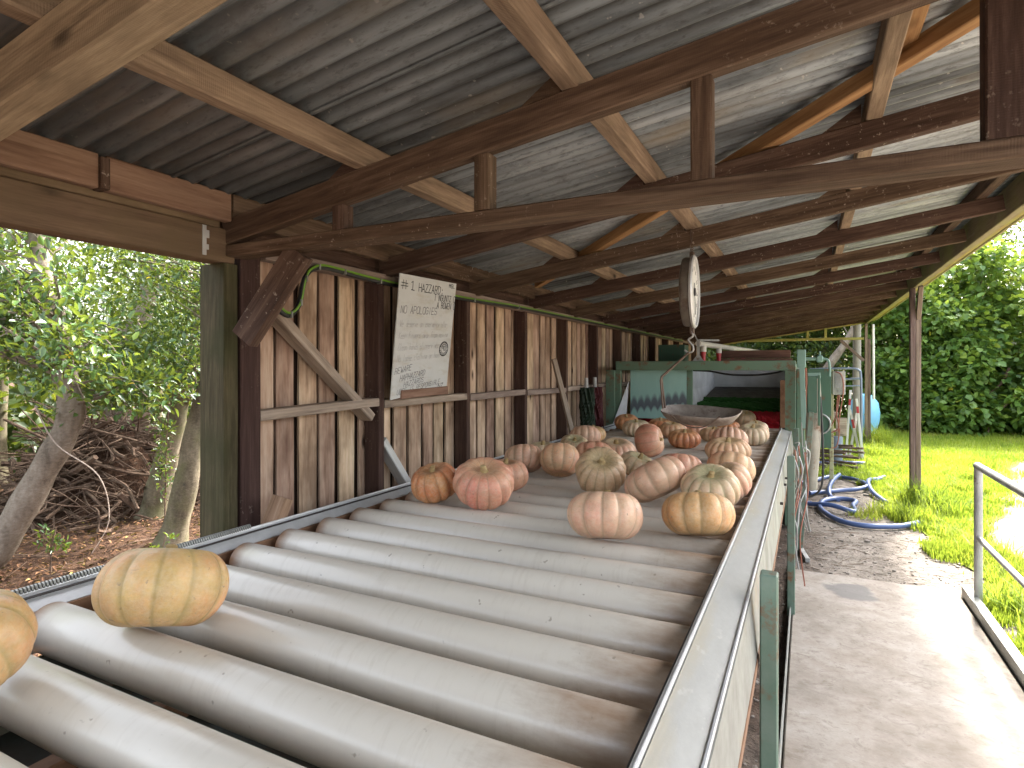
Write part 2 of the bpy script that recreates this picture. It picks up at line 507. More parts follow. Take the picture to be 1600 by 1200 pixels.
def leafmat(name, stops, rough=.38, trans=.35, spec=.5):
    n = NT(name)
    r = n.attr('rnd')
    col = n.ramp(r, stops)
    n.fin(col, rough, 0., spec)
    tr = n.new('ShaderNodeBsdfTranslucent')
    tc = n.mix(.65, col, rgba(.30, .36, .03), 'MIX')
    n.l.new(tc, tr.inputs[0])
    ms = n.new('ShaderNodeMixShader'); ms.inputs[0].default_value = trans
    n.l.new(n.b.outputs[0], ms.inputs[1]); n.l.new(tr.outputs[0], ms.inputs[2])
    n.l.new(ms.outputs[0], n.out.inputs[0])
    return n.m


M_LEAF = leafmat('glossy dark evergreen leaves', [(0., rgba(.020, .050, .020)), (.45, rgba(.045, .095, .030)), (.8, rgba(.095, .17, .038)), (.965, rgba(.20, .28, .04)), (1., rgba(.48, .36, .03))], .26, .24)
M_LEAF2 = leafmat('broad heart shaped leaves', [(0., rgba(.05, .12, .03)), (.45, rgba(.13, .24, .05)), (.8, rgba(.23, .36, .085)), (.975, rgba(.32, .42, .09)), (1., rgba(.55, .45, .05))], .40, .42)
M_LEAF3 = leafmat('dull far foliage', [(0., rgba(.016, .036, .012)), (.5, rgba(.045, .085, .02)), (1., rgba(.11, .17, .035))], .5, .3)
M_GRASS = leafmat('grass blades', [(0., rgba(.075, .16, .02)), (.4, rgba(.19, .29, .03)), (.8, rgba(.33, .38, .05)), (1., rgba(.50, .45, .17))], .5, .5, .3)
M_LITTER = leafmat('dry fallen leaves', [(0., rgba(.045, .020, .012)), (.5, rgba(.13, .062, .034)), (.85, rgba(.24, .13, .07)), (.95, rgba(.36, .26, .10)), (1., rgba(.45, .38, .10))], .8, .08, .2)


def bark(name, c0, c1, c2, moss=None):
    n = NT(name); co = n.coord()
    a = n.noise(n.scaled(co, (5., 5., 2.)), 1.6, 6, .65); b = n.noise(n.scaled(co, (16., 16., 30.)), 2., 4, .7)
    col = n.ramp(n.math('ADD', n.math('MULTIPLY', a, .65), n.math('MULTIPLY', b, .35)), [(.36, c0), (.5, c1), (.66, c2)])
    if moss: col = n.mix(n.ramp(n.noise(n.scaled(co, (3.,) * 3), 1.3, 5, .6), [(.45, 0.), (.68, .8)]), col, moss)
    n.bump(b, .01, .7)
    return n.fin(col, .9, 0., .2)


M_BARK = bark('smooth grey brown bark', rgba(.10, .08, .06), rgba(.19, .155, .12), rgba(.29, .25, .20))
M_BARKM = bark('mossy bark', rgba(.07, .058, .04), rgba(.15, .125, .085), rgba(.24, .205, .145), rgba(.13, .13, .06))
M_TWIG = bark('dry dead twigs', rgba(.045, .028, .02), rgba(.12, .078, .055), rgba(.22, .155, .11))


def mat_brush(name, c0, c1):
    n = NT(name); co = n.coord()
    b = n.noise(n.scaled(co, (60., 8., 8.)), 2., 4, .7)
    return n.fin(n.mix(b, c0, c1), .6, 0., .3)


M_BRG = mat_brush('green brush bristle', rgba(.01, .04, .01), rgba(.035, .14, .02))
M_BRGD = mat_brush('shaded dark green bristle', rgba(.008, .014, .008), rgba(.018, .035, .016))  # darker green copy, the dimness by the wall painted into it
M_BRRD = mat_brush('shaded dark red bristle', rgba(.03, .008, .008), rgba(.10, .016, .02))  # darker red copy, its shade likewise set in the colour
M_BRR = mat_brush('red brush bristle', rgba(.18, .008, .012), rgba(.55, .02, .035))


def mat_mint():
    n = NT('mint painted sheet with worn lower edge'); co = n.coord(shift=False)
    x, y, z = n.sep(co)
    a = n.noise(n.scaled(co, (8., 1., 2.)), 1.5, 5, .6)
    base = n.mix(a, rgba(.28, .50, .45), rgba(.38, .60, .55))
    # scallop-shaped wear left by the brushes
    w = n.math('ABSOLUTE', n.math('SINE', n.math('MULTIPLY', x, 41.)))
    e = n.math('MULTIPLY_ADD', w, -.055, n.math('MULTIPLY_ADD', x, -.12, z))
    e = n.math('ADD', e, n.math('MULTIPLY', n.math('SUBTRACT', a, .5), .05))
    worn = n.ramp(n.math('MULTIPLY_ADD', e, 1., .5), [(.29, .1), (.33, .95), (.40, .85), (.46, 0.)])
    col = n.mix(worn, base, rgba(.10, .10, .13))
    return n.fin(col, .5, 0., .4)


M_MINT = mat_mint()
M_MINTP = flat('mint paint', rgba(.24, .38, .33), .5, .4, .25)


def mat_pump(name, main, alt, groove, crown):
    n = NT(name); co = n.coord()
    a = n.noise(n.scaled(co, (5.,) * 3), 1.3, 4, .6)
    b = n.noise(n.scaled(co, (16.,) * 3), 1.6, 5, .7)
    g = n.attr('groove'); p = n.attr('pole')
    col = n.mix(n.ramp(a, [(.36, 0.), (.64, 1.)]), main, alt)
    col = n.mix(n.math('MULTIPLY', n.ramp(g, [(.15, 0.), (1., 1.)]), n.ramp(b, [(.2, .25), (.7, .7)])), col, groove)
    col = n.mix(n.math('MULTIPLY', n.ramp(p, [(.1, 0.), (.8, 1.)]), n.ramp(a, [(.3, .9), (.8, .5)])), col, crown)
    vv_ = n.noise(n.scaled(co, (11., 11., 14.)), 1.7, 7, .72)
    hv = n.new('ShaderNodeHueSaturation'); n.put(hv.inputs['Color'], col); n.put(hv.inputs['Value'], n.math('MULTIPLY_ADD', vv_, 1.1, .45)); n.put(hv.inputs['Hue'], n.math('MULTIPLY_ADD', a, .05, .475)); n.put(hv.inputs['Saturation'], 1.03)
    col = hv.outputs[0]
    sp = n.noise(n.scaled(co, (22.,) * 3), 2.2, 3, .6)
    col = n.mix(n.ramp(sp, [(.665, 0.), (.72, .8)]), col, rgba(.20, .12, .07))
    mott = n.noise(n.scaled(co, (48.,) * 3), 2., 4, .7)
    col = n.mix(n.ramp(mott, [(.35, .35), (.62, 0.)]), col, rgba(.62, .50, .38))
    vein = n.noise(n.scaled(co, (9., 9., 26.)), 2., 5, .75)
    col = n.mix(n.ramp(vein, [(.50, 0.), (.72, .35)]), col, groove)
    col = n.mix(n.math('MULTIPLY', n.ramp(g, [(.55, 0.), (1., .55)]), n.ramp(a, [(.3, 1.), (.75, .5)])), col, tuple(c * .6 for c in groove[:3]) + (1,))
    sc_ = n.noise(n.scaled(co, (6., 6., 11.)), 2.1, 5, .8, 1.2)
    col = n.mix(n.ramp(sc_, [(.60, 0.), (.66, .55)]), col, rgba(.40, .27, .155))
    st = n.voro(n.scaled(co, (3.1,) * 3), 1.0)
    col = n.mix(n.ramp(n.math('ADD', st, n.math('MULTIPLY', b, .06)), [(.05, .8), (.09, 0.)]), col, rgba(.14, .10, .06))
    big = n.noise(n.scaled(co, (2.3,) * 3), 1.5, 3, .5)
    col = n.mix(n.ramp(big, [(.42, 0.), (.62, .32)]), col, n.mix(.5, alt, crown))
    n.bump(n.math('MULTIPLY_ADD', vein, .6, b), .006, .5)
    n.put(n.b.inputs['Subsurface Weight'], .06); n.put(n.b.inputs['Subsurface Radius'], (.02, .01, .006))
    return n.fin(col, n.math('MULTIPLY_ADD', b, .3, .30), 0., .45)


PAL = {
    'pink': mat_pump('pale pink pumpkin skin', rgba(.62, .30, .205), rgba(.64, .40, .28), rgba(.47, .33, .21), rgba(.42, .35, .19)),
    'rose': mat_pump('rose pink pumpkin skin', rgba(.60, .215, .14), rgba(.60, .32, .21), rgba(.46, .25, .15), rgba(.46, .28, .15)),
    'peach': mat_pump('peach pumpkin skin', rgba(.64, .305, .17), rgba(.64, .41, .25), rgba(.48, .33, .19), rgba(.46, .33, .16)),
    'orange': mat_pump('orange pumpkin skin', rgba(.58, .20, .075), rgba(.58, .28, .12), rgba(.42, .19, .08), rgba(.42, .22, .09)),
    'amber': mat_pump('amber tan pumpkin skin', rgba(.60, .31, .115), rgba(.52, .31, .15), rgba(.35, .25, .11), rgba(.34, .26, .12)),
    'tan': mat_pump('olive tan pumpkin skin', rgba(.50, .32, .18), rgba(.54, .35, .22), rgba(.30, .24, .12), rgba(.25, .20, .085)),
    'cream': mat_pump('cream pumpkin skin', rgba(.64, .52, .36), rgba(.66, .40, .28), rgba(.38, .38, .22), rgba(.40, .38, .21)),
    'green': mat_pump('green cream pumpkin skin', rgba(.58, .43, .27), rgba(.60, .38, .25), rgba(.28, .29, .135), rgba(.23, .255, .12)),
    'gold': mat_pump('golden green pumpkin skin', rgba(.66, .33, .165), rgba(.58, .37, .16), rgba(.40, .30, .11), rgba(.35, .33, .11)),
}
M_STEM = bark('corky pumpkin stem', rgba(.19, .12, .05), rgba(.34, .24, .11), rgba(.45, .35, .19))

# ------------------------------------------------------------------ camera, sun, sky
cam = bpy.data.cameras.new('camera')
cam.sensor_width = 36.0; cam.lens = 922 / 1600 * 36
cam.shift_y = -25 / 1600
cam.clip_start = .02; cam.clip_end = 1000
co_ = bpy.data.objects.new('camera', cam)
COL.objects.link(co_)
co_.location = (0, 0, 1.6)
co_.rotation_euler = (PI / 2, 0, math.atan(462 / 922))
S.camera = co_

SUN = Vector((.22, .92, .98)).normalized()
el = math.asin(SUN.z); az = math.atan2(SUN.x, SUN.y)
w = bpy.data.worlds.new('World'); S.world = w; w.use_nodes = True
wn = w.node_tree.nodes; wl = w.node_tree.links
sky = wn.new('ShaderNodeTexSky'); sky.sky_type = 'NISHITA'; sky.sun_disc = False
sky.sun_elevation = el; sky.sun_rotation = az
sky.air_density = 1.2; sky.dust_density = 6.0; sky.ozone_density = 1.0
hs = wn.new('ShaderNodeHueSaturation'); hs.inputs['Saturation'].default_value = .42
wl.new(sky.outputs[0], hs.inputs['Color'])
bg = wn['Background']; bg.inputs['Strength'].default_value = .15
wl.new(hs.outputs[0], bg.inputs['Color'])
sl = bpy.data.lights.new('sun', 'SUN'); sl.energy = 2.1; sl.angle = math.radians(5.0); sl.color = (1.0, .95, .86)
so = bpy.data.objects.new('sun', sl); COL.objects.link(so)
so.rotation_euler = (-SUN).to_track_quat('-Z', 'Y').to_euler()
so.location = (0, 0, 20)
S.view_settings.view_transform = 'Standard'; S.view_settings.look = 'None'
S.view_settings.gamma = 1.0; S.view_settings.exposure = 3.15
S.cycles.use_denoising = True
S.cycles.max_bounces = 12; S.cycles.diffuse_bounces = 8; S.cycles.glossy_bounces = 3; S.cycles.transmission_bounces = 4
S.cycles.sample_clamp_indirect = 6.0
S.cycles.caustics_reflective = False; S.cycles.caustics_refractive = False


# ------------------------------------------------------------------ ground
def sheet(name, xs, ys, zf, mat, kind='structure'):
    vs = [(x, y, zf(x, y)) for y in ys for x in xs]
    nx = len(xs)
    fs = [(j * nx + i, j * nx + i + 1, (j + 1) * nx + i + 1, (j + 1) * nx + i) for j in range(len(ys) - 1) for i in range(nx - 1)]
    mb = MB(); mb.add(vs, fs, True)
    o = mb.build(name, mat, sharp=180)
    o['kind'] = kind
    return o


def zg(x, y):
    n = noise.fractal(Vector((x * .9, y * .9, 0)), 1., 2., 3)
    z = .012 * n
    if x < -.3: z += max(-.10, (x + .3) * .12) + .05 * n * min(1, (-x - .3) * .5)
    return z


def lin(a, b, n): return [a + (b - a) * i / n for i in range(n + 1)]


gx = [-90, -60, -40, -28, -20] + lin(-15, 6, 84) + [8, 11, 16, 24, 40, 60, 90]
gy = [-40, -20, -10] + lin(-5, 16, 84) + [18, 21, 25, 30, 40, 60, 120]
M_GROUND = mat_ground(); M_CONC = mat_concrete(); M_LAWN = mat_lawn(); M_DRIVE = mat_drive()
ground = sheet('ground', gx, gy, zg, M_GROUND)


def lawn_left(y):
    if y < 5.2: return 1.2
    if y < 7.2: return 1.2 - (y - 5.2) * .10
    if y < 10.4: return 1.0 - (y - 7.2) * .16
    return max(-.1, .48 - (y - 10.4) * .3)


def lawn_right(y):
    if y < 4.2: return 1.3
    if y < 7: return 1.38 + (y - 4.2) * .05
    if y < 13: return 1.52 + (y - 7) * .29
    return 3.26 + (y - 13) * 6.


def strip(name, lo, hi, y0, y1, n, m, dz, mat, wob=.0):
    vs = []; fs = []
    for j in range(n + 1):
        y = y0 + (y1 - y0) * j / n
        a = lo(y) + wob * noise.noise(Vector((y * 1.7, 3, 0))); b = hi(y) + wob * noise.noise(Vector((y * 1.3, 9, 0)))
        for i in range(m + 1):
            x = a + (b - a) * i / m
            vs.append((x, y, zg(x, y) * (1. if x < 8 else 1.) + dz))
    for j in range(n):
        for i in range(m):
            k = j * (m + 1) + i
            fs.append((k, k + 1, k + m + 2, k + m + 1))
    mb = MB(); mb.add(vs, fs, True)
    o = mb.build(name, mat, sharp=180); o['kind'] = 'structure'
    return o


strip('lawn', lawn_left, lambda y: min(30, lawn_right(y)), 3.9, 17.4, 80, 12, .012, M_LAWN, .12)
strip('gravel_drive', lambda y: lawn_right(y) - .25 if y < 13 else 4.6, lambda y: 40, -6, 16.2, 90, 14, .006, M_DRIVE, .15)

# concrete slab with steel angle kerbs (one thing you walk on)
mb = MB(); mb.box((.43, 1.05, -.02), (1.04, 8.2, .075), None, .006)
slab = mb.build('concrete_path', M_CONC); slab['kind'] = 'structure'
mb = MB(); mb.box((-.10, 1.1, .02), (.008, 8.4, .09), None, .001)
t = thing('slab_edging', 'thin grey steel edging strip along the conveyor side of the concrete slab', 'edging', (-.10, 1.1, 0))
mb.build('strip', M_GALVD, t)
mb = MB(); mb.box((.963, 1.2, .035), (.012, 7.75, .10), None, .002); mb.box((.985, 1.2, .0825), (.05, 7.75, .008), None, .001)
t = thing('slab_edging', 'raised pale steel angle kerb running below the pipe handrail', 'edging', (.97, 1.2, 0))
mb.build('angle_strip', M_GALVD, t)

# handrail
t = thing('handrail', 'weathered galvanised pipe handrail with one mid rail beside the concrete slab', 'handrail', (1.02, 4.9, 0))
mb = MB(); mb.tube([(1.015, 4.9, -.05), (1.015, 4.9, .93)], .024, 14); mb.build('rail_post', M_STEELRAIL, t)
mb = MB(); mb.tube([(1.015, 4.93, .945), (1.015, 3., .945), (1.015, .5, .945)], .024, 14); mb.build('top_rail', M_STEELRAIL, t)
mb = MB(); mb.tube([(1.015, 4.885, .47), (1.015, 3., .47), (1.015, .5, .47)], .018, 12); mb.build('mid_rail', M_STEELRAIL, t)
mb = MB(); mb.tube([(1.015, 1.3, -.05), (1.015, 1.3, .93)], .024, 14); mb.build('rail_post', M_STEELRAIL, t)

# ------------------------------------------------------------------ the shed
shed = thing('timber_shed', 'open sided timber lean-to shed with brown rafters and corrugated iron roof', 'shed', (-.5, 6.5, 0))
SL = .1445
def zr(x): return 2.40 + SL * x            # rafter underside
RY = [1.6 + .97 * k for k in range(-3, 14)]
XL, XR = -2.10, 1.06
PX = [-2.06, -1.39, -.62, .206, .93]
for k, y in enumerate(RY):
    near = abs(y - 1.6) < .01
    m_ = M_PURLIN if y < 1.0 else M_BROWN
    wdt, dep = (.075, .12) if y < 1.0 else (.047, .097)
    yc = y + wdt / 2
    off = 0.0485 if dep < .1 else .0375
    r = timber('rafter', (XL, yc, zr(XL) + off), (XR, yc, zr(XR) + off), wdt, dep, m_, shed)
    if near or y > 1.7:
        for px in PX[1:4]:
            c = MB()
            x1 = px - .026; x0 = x1 - .13
            a0 = zr(x0) + .098; a1 = zr(x1) + .098
            c.plate([(x0, yc - .021, a0), (x1, yc - .021, a1), (x1, yc - .021, a1 + .07)], -.042)
            c.build('purlin_cleat', M_BROWN, r)
# truss below the nearest rafter
tie = timber('tie_beam', (-2.10, 1.65, 2.071), (1.16, 1.65, 2.071), .10, .046, M_BROWN, shed)
for x in (-1.50, -.91, -.25, .40):
    wdt = .055 if x < .3 else .11
    timber('truss_strut', (x, 1.63, 2.094), (x, 1.63, zr(x) - .001), .055, wdt, M_BROWN, tie, up=(1, 0, 0))
for k, x in enumerate(PX):
    if k == 0:
        for a, b, m_ in ((-1.6, 1.10, M_REDPLANK), (1.128, 1.59, M_REDPLANK), (1.60, 14.35, M_BROWN)):
            timber('purlin', (x, a, zr(x) + .133), (x, b, zr(x) + .133), .042, .112, m_, shed, seg=.3)
        timber('packing_block', (x + .012, 1.114, zr(x) + .075), (x + .012, 1.114, zr(x) + .175), .026, .06, M_BROWN, shed, up=(1, 0, 0))
        continue
    timber('purlin', (x, -1.6, zr(x) + .139), (x, 14.35, zr(x) + .139), .056, .082, M_PURLIN if k < 4 else M_BROWN, shed, seg=.3)
# sloping wind brace under the iron
timber('wind_brace', (-1.9, 4.24, zr(-1.9) + .135), (1.0, 1.52, zr(1.0) + .135), .05, .06, M_ORANGE, shed)
timber('packing_block', (.268, 1.70, zr(.268) + .165), (.268, 2.28, zr(.268) + .165), .065, .02, M_ORANGE, shed)

# corrugated iron: lapped sheets in one roof skin
mb = MB()
y = -1.7; k = 0
xs = [-2.28, -1.4, -.6, .2, .9, 1.34]
while y < 14.6:
    n = 118; wv = .86
    ys = [y + wv * i / n for i in range(n + 1)]
    tz = (k % 2) * .006; tilt = random.uniform(-.0015, .0015)
    vs = []; fs = []
    for j, yy in enumerate(ys):
        for i, x in enumerate(xs):
            vs.append((x, yy, zr(x) + .190 + tz + .0118 * math.sin(2 * PI * yy / .076) + tilt * (j / n - .5)))
    m = len(xs)
    for j in range(n):
        for i in range(m - 1):
            fs.append((j * m + i, (j + 1) * m + i, (j + 1) * m + i + 1, j * m + i + 1))
    mb.add(vs, fs, True)
    y += .76; k += 1
mb.build('roof_sheets', M_ROOF, shed, sharp=180)

# left wall: studs, rails, boards
STY = [1.715] + [2.563 + .926 * i for i in range(13)]
for k, y in enumerate(STY):
    dep = .10 if k else .12
    wd = .047 if k else .10
    timber('wall_stud', (-2.08 - dep / 2, y, -.1), (-2.08 - dep / 2, y, 2.115), wd, dep, M_BROWNV, shed, up=(1, 0, 0))
bo = MB(); ba = MB()
y = 1.69; 
while y < 13.9:
    bw = random.uniform(.098, .128)
    top = 2.15 + random.uniform(-.015, .01)
    nn = 14
    vs = []; fs = []
    x0 = -2.185 - random.uniform(0, .008)
    sd = random.random() * 50
    lean = random.uniform(-.004, .004)
    for i in range(nn + 1):
        z = -.08 + (top + .08) * i / nn
        j1 = noise.noise(Vector((sd, z * 2.5, 0))) * .004; j2 = noise.noise(Vector((sd + 9, z * 2.5, 0))) * .004
        q = [(x0, y + j1 + lean * z), (x0, y + bw + j2 + lean * z), (x0 - .013, y + bw + j2 + lean * z), (x0 - .013, y + j1 + lean * z)]
        vs += [(a, b, z) for a, b in q]
    for i in range(nn):
        for c in range(4):
            fs.append((i * 4 + c, i * 4 + (c + 1) % 4, i * 4 + 4 + (c + 1) % 4, i * 4 + 4 + c))
    fs.append((nn * 4, nn * 4 + 1, nn * 4 + 2, nn * 4 + 3))
    bo.add(vs, fs)
    ba.box((-2.226, y + bw + .022, 1.02), (.018, .12, 2.2), None, 0)
    y += bw + random.uniform(.022, .036)
wall = bo.build('board_wall', M_BOARD, shed)
ba.build('cover_battens', M_BACK, wall)
for i in range(len(STY) - 1):
    y0 = STY[i] + (.024 if i else .05); y1 = STY[i + 1] - .024
    z0 = 1.385 + random.uniform(-.008, .008); z1 = z0 + (.02 if i == 0 else random.uniform(-.01, .012))
    timber('wall_rail', (-2.115, y0, z0 + .01), (-2.115, y1, z1 + .01), .075, .045, M_RAIL, shed)
timber('eave_blocking', (-2.155, 1.40, 2.205), (-2.155, 14.3, 2.205), .03, .19, M_BROWN, shed, seg=.4)
timber('wall_plate', (-2.085, 1.77, 2.085), (-2.085, 14.2, 2.105), .06, .05, M_RAIL, shed, seg=.4)
timber('diagonal_brace', (-2.125, 1.80, 1.90), (-2.125, 2.50, 1.335), .045, .085, M_RAIL, shed, up=(1, 0, 0))
timber('diagonal_brace', (-2.125, 2.60, 1.20), (-2.125, 2.95, .78), .045, .075, M_WHITEWOOD, shed, up=(1, 0, 0))
timber('knee_brace', (-1.985, 1.61, 1.715), (-1.74, 1.66, 2.045), .05, .105, M_BROWN, shed)
# open front bay: post, lintel and plank
timber('corner_post', (-2.155, 1.622, -.1), (-2.155, 1.622, 2.02), .065, .15, M_GREENPOST, shed, up=(1, 0, 0))
lt = timber('lintel', (-2.13, -1.6, 2.09), (-2.13, 1.64, 2.09), .09, .135, M_LINTEL, shed)
mb = MB(); mb.box((-2.083, 1.505, 2.095), (.004, .016, .115), None, .0); mb.box((-2.0825, 1.515, 2.12), (.003, .02, .03)); mb.box((-2.0825, 1.513, 2.07), (.003, .02, .02)); mb.build('nail_plate', M_GALV, lt)
timber('top_plank', (-2.13, -1.6, 2.178), (-2.13, 1.58, 2.178), .07, .038, M_LINTEL, shed)
# right eave
eb = timber('eave_beam', (1.10, -1.6, 2.62), (1.10, 14.3, 2.62), .05, .19, M_EAVE, shed, seg=.4)
timber('eave_batten', (1.215, -1.6, 2.60), (1.215, 14.3, 2.60), .05, .035, M_YELLOW, shed, seg=.4)
timber('fascia_board', (1.27, -1.6, 2.66), (1.27, 14.3, 2.66), .022, .15, M_EAVE, shed, seg=.4)
for y in (8.2, 14.25):
    p = timber('eave_post', (1.085, y, -.05), (1.085, y, 2.52 if y > 9 else 2.52), .10, .05, M_POSTD if y < 9 else M_POST, shed, up=(1, 0, 0))
    timber('post_facing', (1.14, y + .005, -.05), (1.14, y + .005, 2.2), .09, .05, M_POST, p, up=(1, 0, 0))
timber('eave_brace', (1.142, 8.2, 2.15), (1.142, 8.02, 2.525), .045, .07, M_POST, shed)
# far gable frame
timber('gable_tie', (-2.1, 14.25, 2.21), (1.05, 14.25, 2.215), .05, .055, M_YELLOW, shed)
for x in (-1.55, -.9, .0, .34):
    timber('gable_strut', (x, 14.25, 2.24), (x, 14.25, zr(x)), .05, .05, M_YELLOW, shed, up=(1, 0, 0))
timber('gable_rafter', (-2.1, 14.31, zr(-2.1) + .01), (1.1, 14.31, zr(1.1) + .01), .03, .07, M_YELLOW, shed)
timber('gable_brace', (1.04, 14.2, 1.75), (.62, 14.2, 2.18), .03, .06, M_POST, shed)

# a leaning post offcut, a stick, small ledge
t = thing('timber_offcut', 'short brown offcut of timber leaning by the first brown stud', 'timber offcut', (-2.0, 1.8, .95))
timber('block', (-1.995, 1.725, .90), (-1.975, 1.79, 1.055), .05, .085, M_REDPLANK, t, up=(1, 0, 0))
t = thing('stick', 'grey weathered stick leaning against the board wall behind the pumpkins', 'stick', (-1.93, 5.05, .9))
timber('pole', (-1.90, 5.15, .80), (-2.06, 4.96, 1.68), .035, .045, M_RAIL, t)
t = thing('ledge_block', 'small wooden block on the wall rail that props up the white notice', 'wooden block', (-2.0, 2.9, 1.43))
timber('block', (-2.045, 2.66, 1.452), (-2.035, 3.12, 1.462), .05, .05, M_REDPLANK, t)

# ------------------------------------------------------------------ notice
GL = {'A': '002640 1232', 'B': '0006 06364533 03334231300', 'C': '453626150110 3041', 'D': '0006 062645422000', 'E': '40000646 0333', 'F': '000646 0333',
      'G': '45361605011030414323', 'H': '0006 4046 0343', 'I': '2026', 'L': '060040', 'M': '0006234640', 'N': '00064046', 'O': '103041453616050110', 'P': '00063645443303',
      'R': '00063645443303 2340', 'S': '453616050413334241301001', 'T': '2026 0646', 'U': '060110304146', 'V': '062046', 'W': '0610233046', 'Y': '0623 4620', 'Z': '06460040', 'K': '0006 4603 0340',
      '#': '1016 3036 0242 0444', '1': '152620 1030', '9': '4413040616364640', '0': '103041453616050110', '.': '2021', ':': '2021 2324', "'": '2526', '~': '0213 2231 4',
      'a': '3313021030 3330', 'b': '0600 0333313000', 'c': '331302011030', 'd': '3630 3313011030', 'e': '0232331303010030', 'f': '361610 0333', 'g': '331301103330', 'h': '0600 03233230', 'i': '1310', 'k': '0600 3301 1230',
      'l': '1610', 'm': '0003 03132320 23334340', 'n': '0003 03233230', 'o': '0333300003', 'p': '0003 0333310', 'r': '0003 021333', 's': '331302323000', 't': '1610 0434', 'u': '030010303330', 'v': '031033', 'w': '0310132033', 'y': '0310 3300'}
sign = thing('notice_board', 'white handwritten hazard notice leaning on the board wall', 'notice', (-2.0, 2.85, 1.43))
TL, TR, BR, BL = Vector((-1.965, 2.575, 2.112)), Vector((-1.965, 3.145, 2.127)), Vector((-2.025, 3.125, 1.482)), Vector((-2.03, 2.575, 1.425))
nrm = (TR - BL).cross(TL - BL).normalized()
if nrm.x < 0: nrm = -nrm
def SP(u, v, lift=.0):                       # u to the right, v downwards, both 0..1
    a = TL.lerp(TR, u); b = BL.lerp(BR, u)
    return a.lerp(b, v) + nrm * lift
mb = MB()
N_ = 6
vs = []; fs = []
for j in range(N_ + 1):
    for i in range(N_ + 1): vs.append(SP(i / N_, j / N_, 0))
b0 = len(vs)
for j in range(N_ + 1):
    for i in range(N_ + 1): vs.append(SP(i / N_, j / N_, -.006))
m = N_ + 1
for j in range(N_):
    for i in range(N_):
        a = j * m + i
        fs.append((a, a + m, a + m + 1, a + 1)); fs.append((b0 + a, b0 + a + 1, b0 + a + m + 1, b0 + a + m))
ring = [i for i in range(m)] + [j * m + N_ for j in range(1, m)] + [N_ * m + i for i in range(N_ - 1, -1, -1)] + [j * m for j in range(N_ - 1, 0, -1)]
for q in range(len(ring)):
    a, b = ring[q], ring[(q + 1) % len(ring)]
    fs.append((a, b, b0 + b, b0 + a))
mb.add(vs, fs); mb.build('board', M_SIGN, sign)


def write(mb, text, u, v, h, wd, lw, slant=0., rise=0.):
    cu = u
    for ch in text:
        if ch != ' ' and ch in GL:
            up = ch.isupper() or not ch.isalpha()
            for st in GL[ch].split():
                pts = [(int(st[i]), int(st[i + 1])) for i in range(0, len(st) - 1, 2)]
                P_ = []
                for (a, b) in pts:
                    jx, jy = random.uniform(-.18, .18), random.uniform(-.18, .18)
                    uu = cu + (a + jx) / 4 * wd * .74 + (b / 6) * h * slant
                    vv = v - (b + jy) / 6 * h - (cu - u) * rise
                    P_.append((uu, vv))
                for (p, q) in zip(P_[:-1], P_[1:]):
                    A, B = SP(p[0], p[1], .0012), SP(q[0], q[1], .0012)
                    d = (B - A)
                    if d.length < 1e-5: continue
                    d.normalize(); s = nrm.cross(d) * lw * .38
                    e = d * lw * .3
                    mb.add([A - s - e, A + s - e, B + s + e, B - s + e], [(0, 1, 2, 3)])
        cu += wd if (ch.isupper() or not ch.isalpha()) else wd * .8
    return mb


M_INKG = flat('dark grey marker ink', rgba(.16, .16, .17), .7)
for m_, lines in ((M_INK, [('#1', .03, .118, .072, .135, .006, 0, 0), ('HAZZARD:', .315, .122, .068, .057, .0055, 0, 0), ('MGL', .86, .05, .035, .04, .004, 0, 0),
                           ('T NGUNTZ O', .60, .182, .055, .041, .0048, 0, 0), ('A BOWEN O', .66, .25, .055, .040, .0048, 0, 0), ('NZ', .82, .992, .04, .055, .005, 0, 0)]),
                  (M_INKG, [('NO APOLOGIES', .05, .31, .06, .052, .0038, .1, 0), ('BEWARE', .03, .80, .048, .046, .0034, .25, .08), ('HAPHAZZARD', .12, .862, .048, .043, .0036, .25, .04),
                            ('HAZZARDS', .19, .917, .044, .043, .0034, .25, .04), ('JUDGE IS RESPONSIBLE', .05, .972, .042, .040, .0034, .25, .03)]),
                  (M_INKF, [('We deserve an emergency stop', .05, .42, .055, .036, .0024, .2, 0), ('Keep fingers away from moving', .05, .515, .055, .036, .0024, .2, 0),
                            ('Clean hands slippery when wet', .05, .61, .055, .036, .0024, .2, 0), ('No loose clothing or hair', .05, .70, .055, .036, .0024, .2, 0)])):
    for tx, u, v, h, wd, lw, sl_, ri in lines:
        write(MB(), tx, u, v, h, wd, lw, sl_, ri).build('writing_line', m_, sign)
ink = MB()
def ringstroke(cu, cv, ru, rv, lw, n=36):
    for i in range(n):
        a, b = 2 * PI * i / n, 2 * PI * (i + 1) / n
        p = [SP(cu + ru * math.cos(t_), cv + rv * math.sin(t_), .0013) for t_ in (a, b)]
        q = [SP(cu + (ru - lw) * math.cos(t_), cv + (rv - lw * rv / ru) * math.sin(t_), .0013) for t_ in (a, b)]
        ink.add([p[0], p[1], q[1], q[0]], [(0, 1, 2, 3)])
ringstroke(.865, .625, .088, .07, .012); ringstroke(.865, .625, .056, .045, .006)
write(ink, '90', .835, .64, .04, .036, .004)
for i in range(18):
    a = 2 * PI * i / 18
    if abs(math.sin(a)) < .3: continue
    p, q = SP(.865 + .064 * math.cos(a), .625 + .051 * math.sin(a), .0013), SP(.865 + .074 * math.cos(a + .12), .625 + .059 * math.sin(a + .12), .0013)
    d = (q - p).normalized(); s = nrm.cross(d) * .003
    ink.add([p - s, p + s, q + s, q - s], [(0, 1, 2, 3)])
ink.build('round_stamp', M_INK, sign)

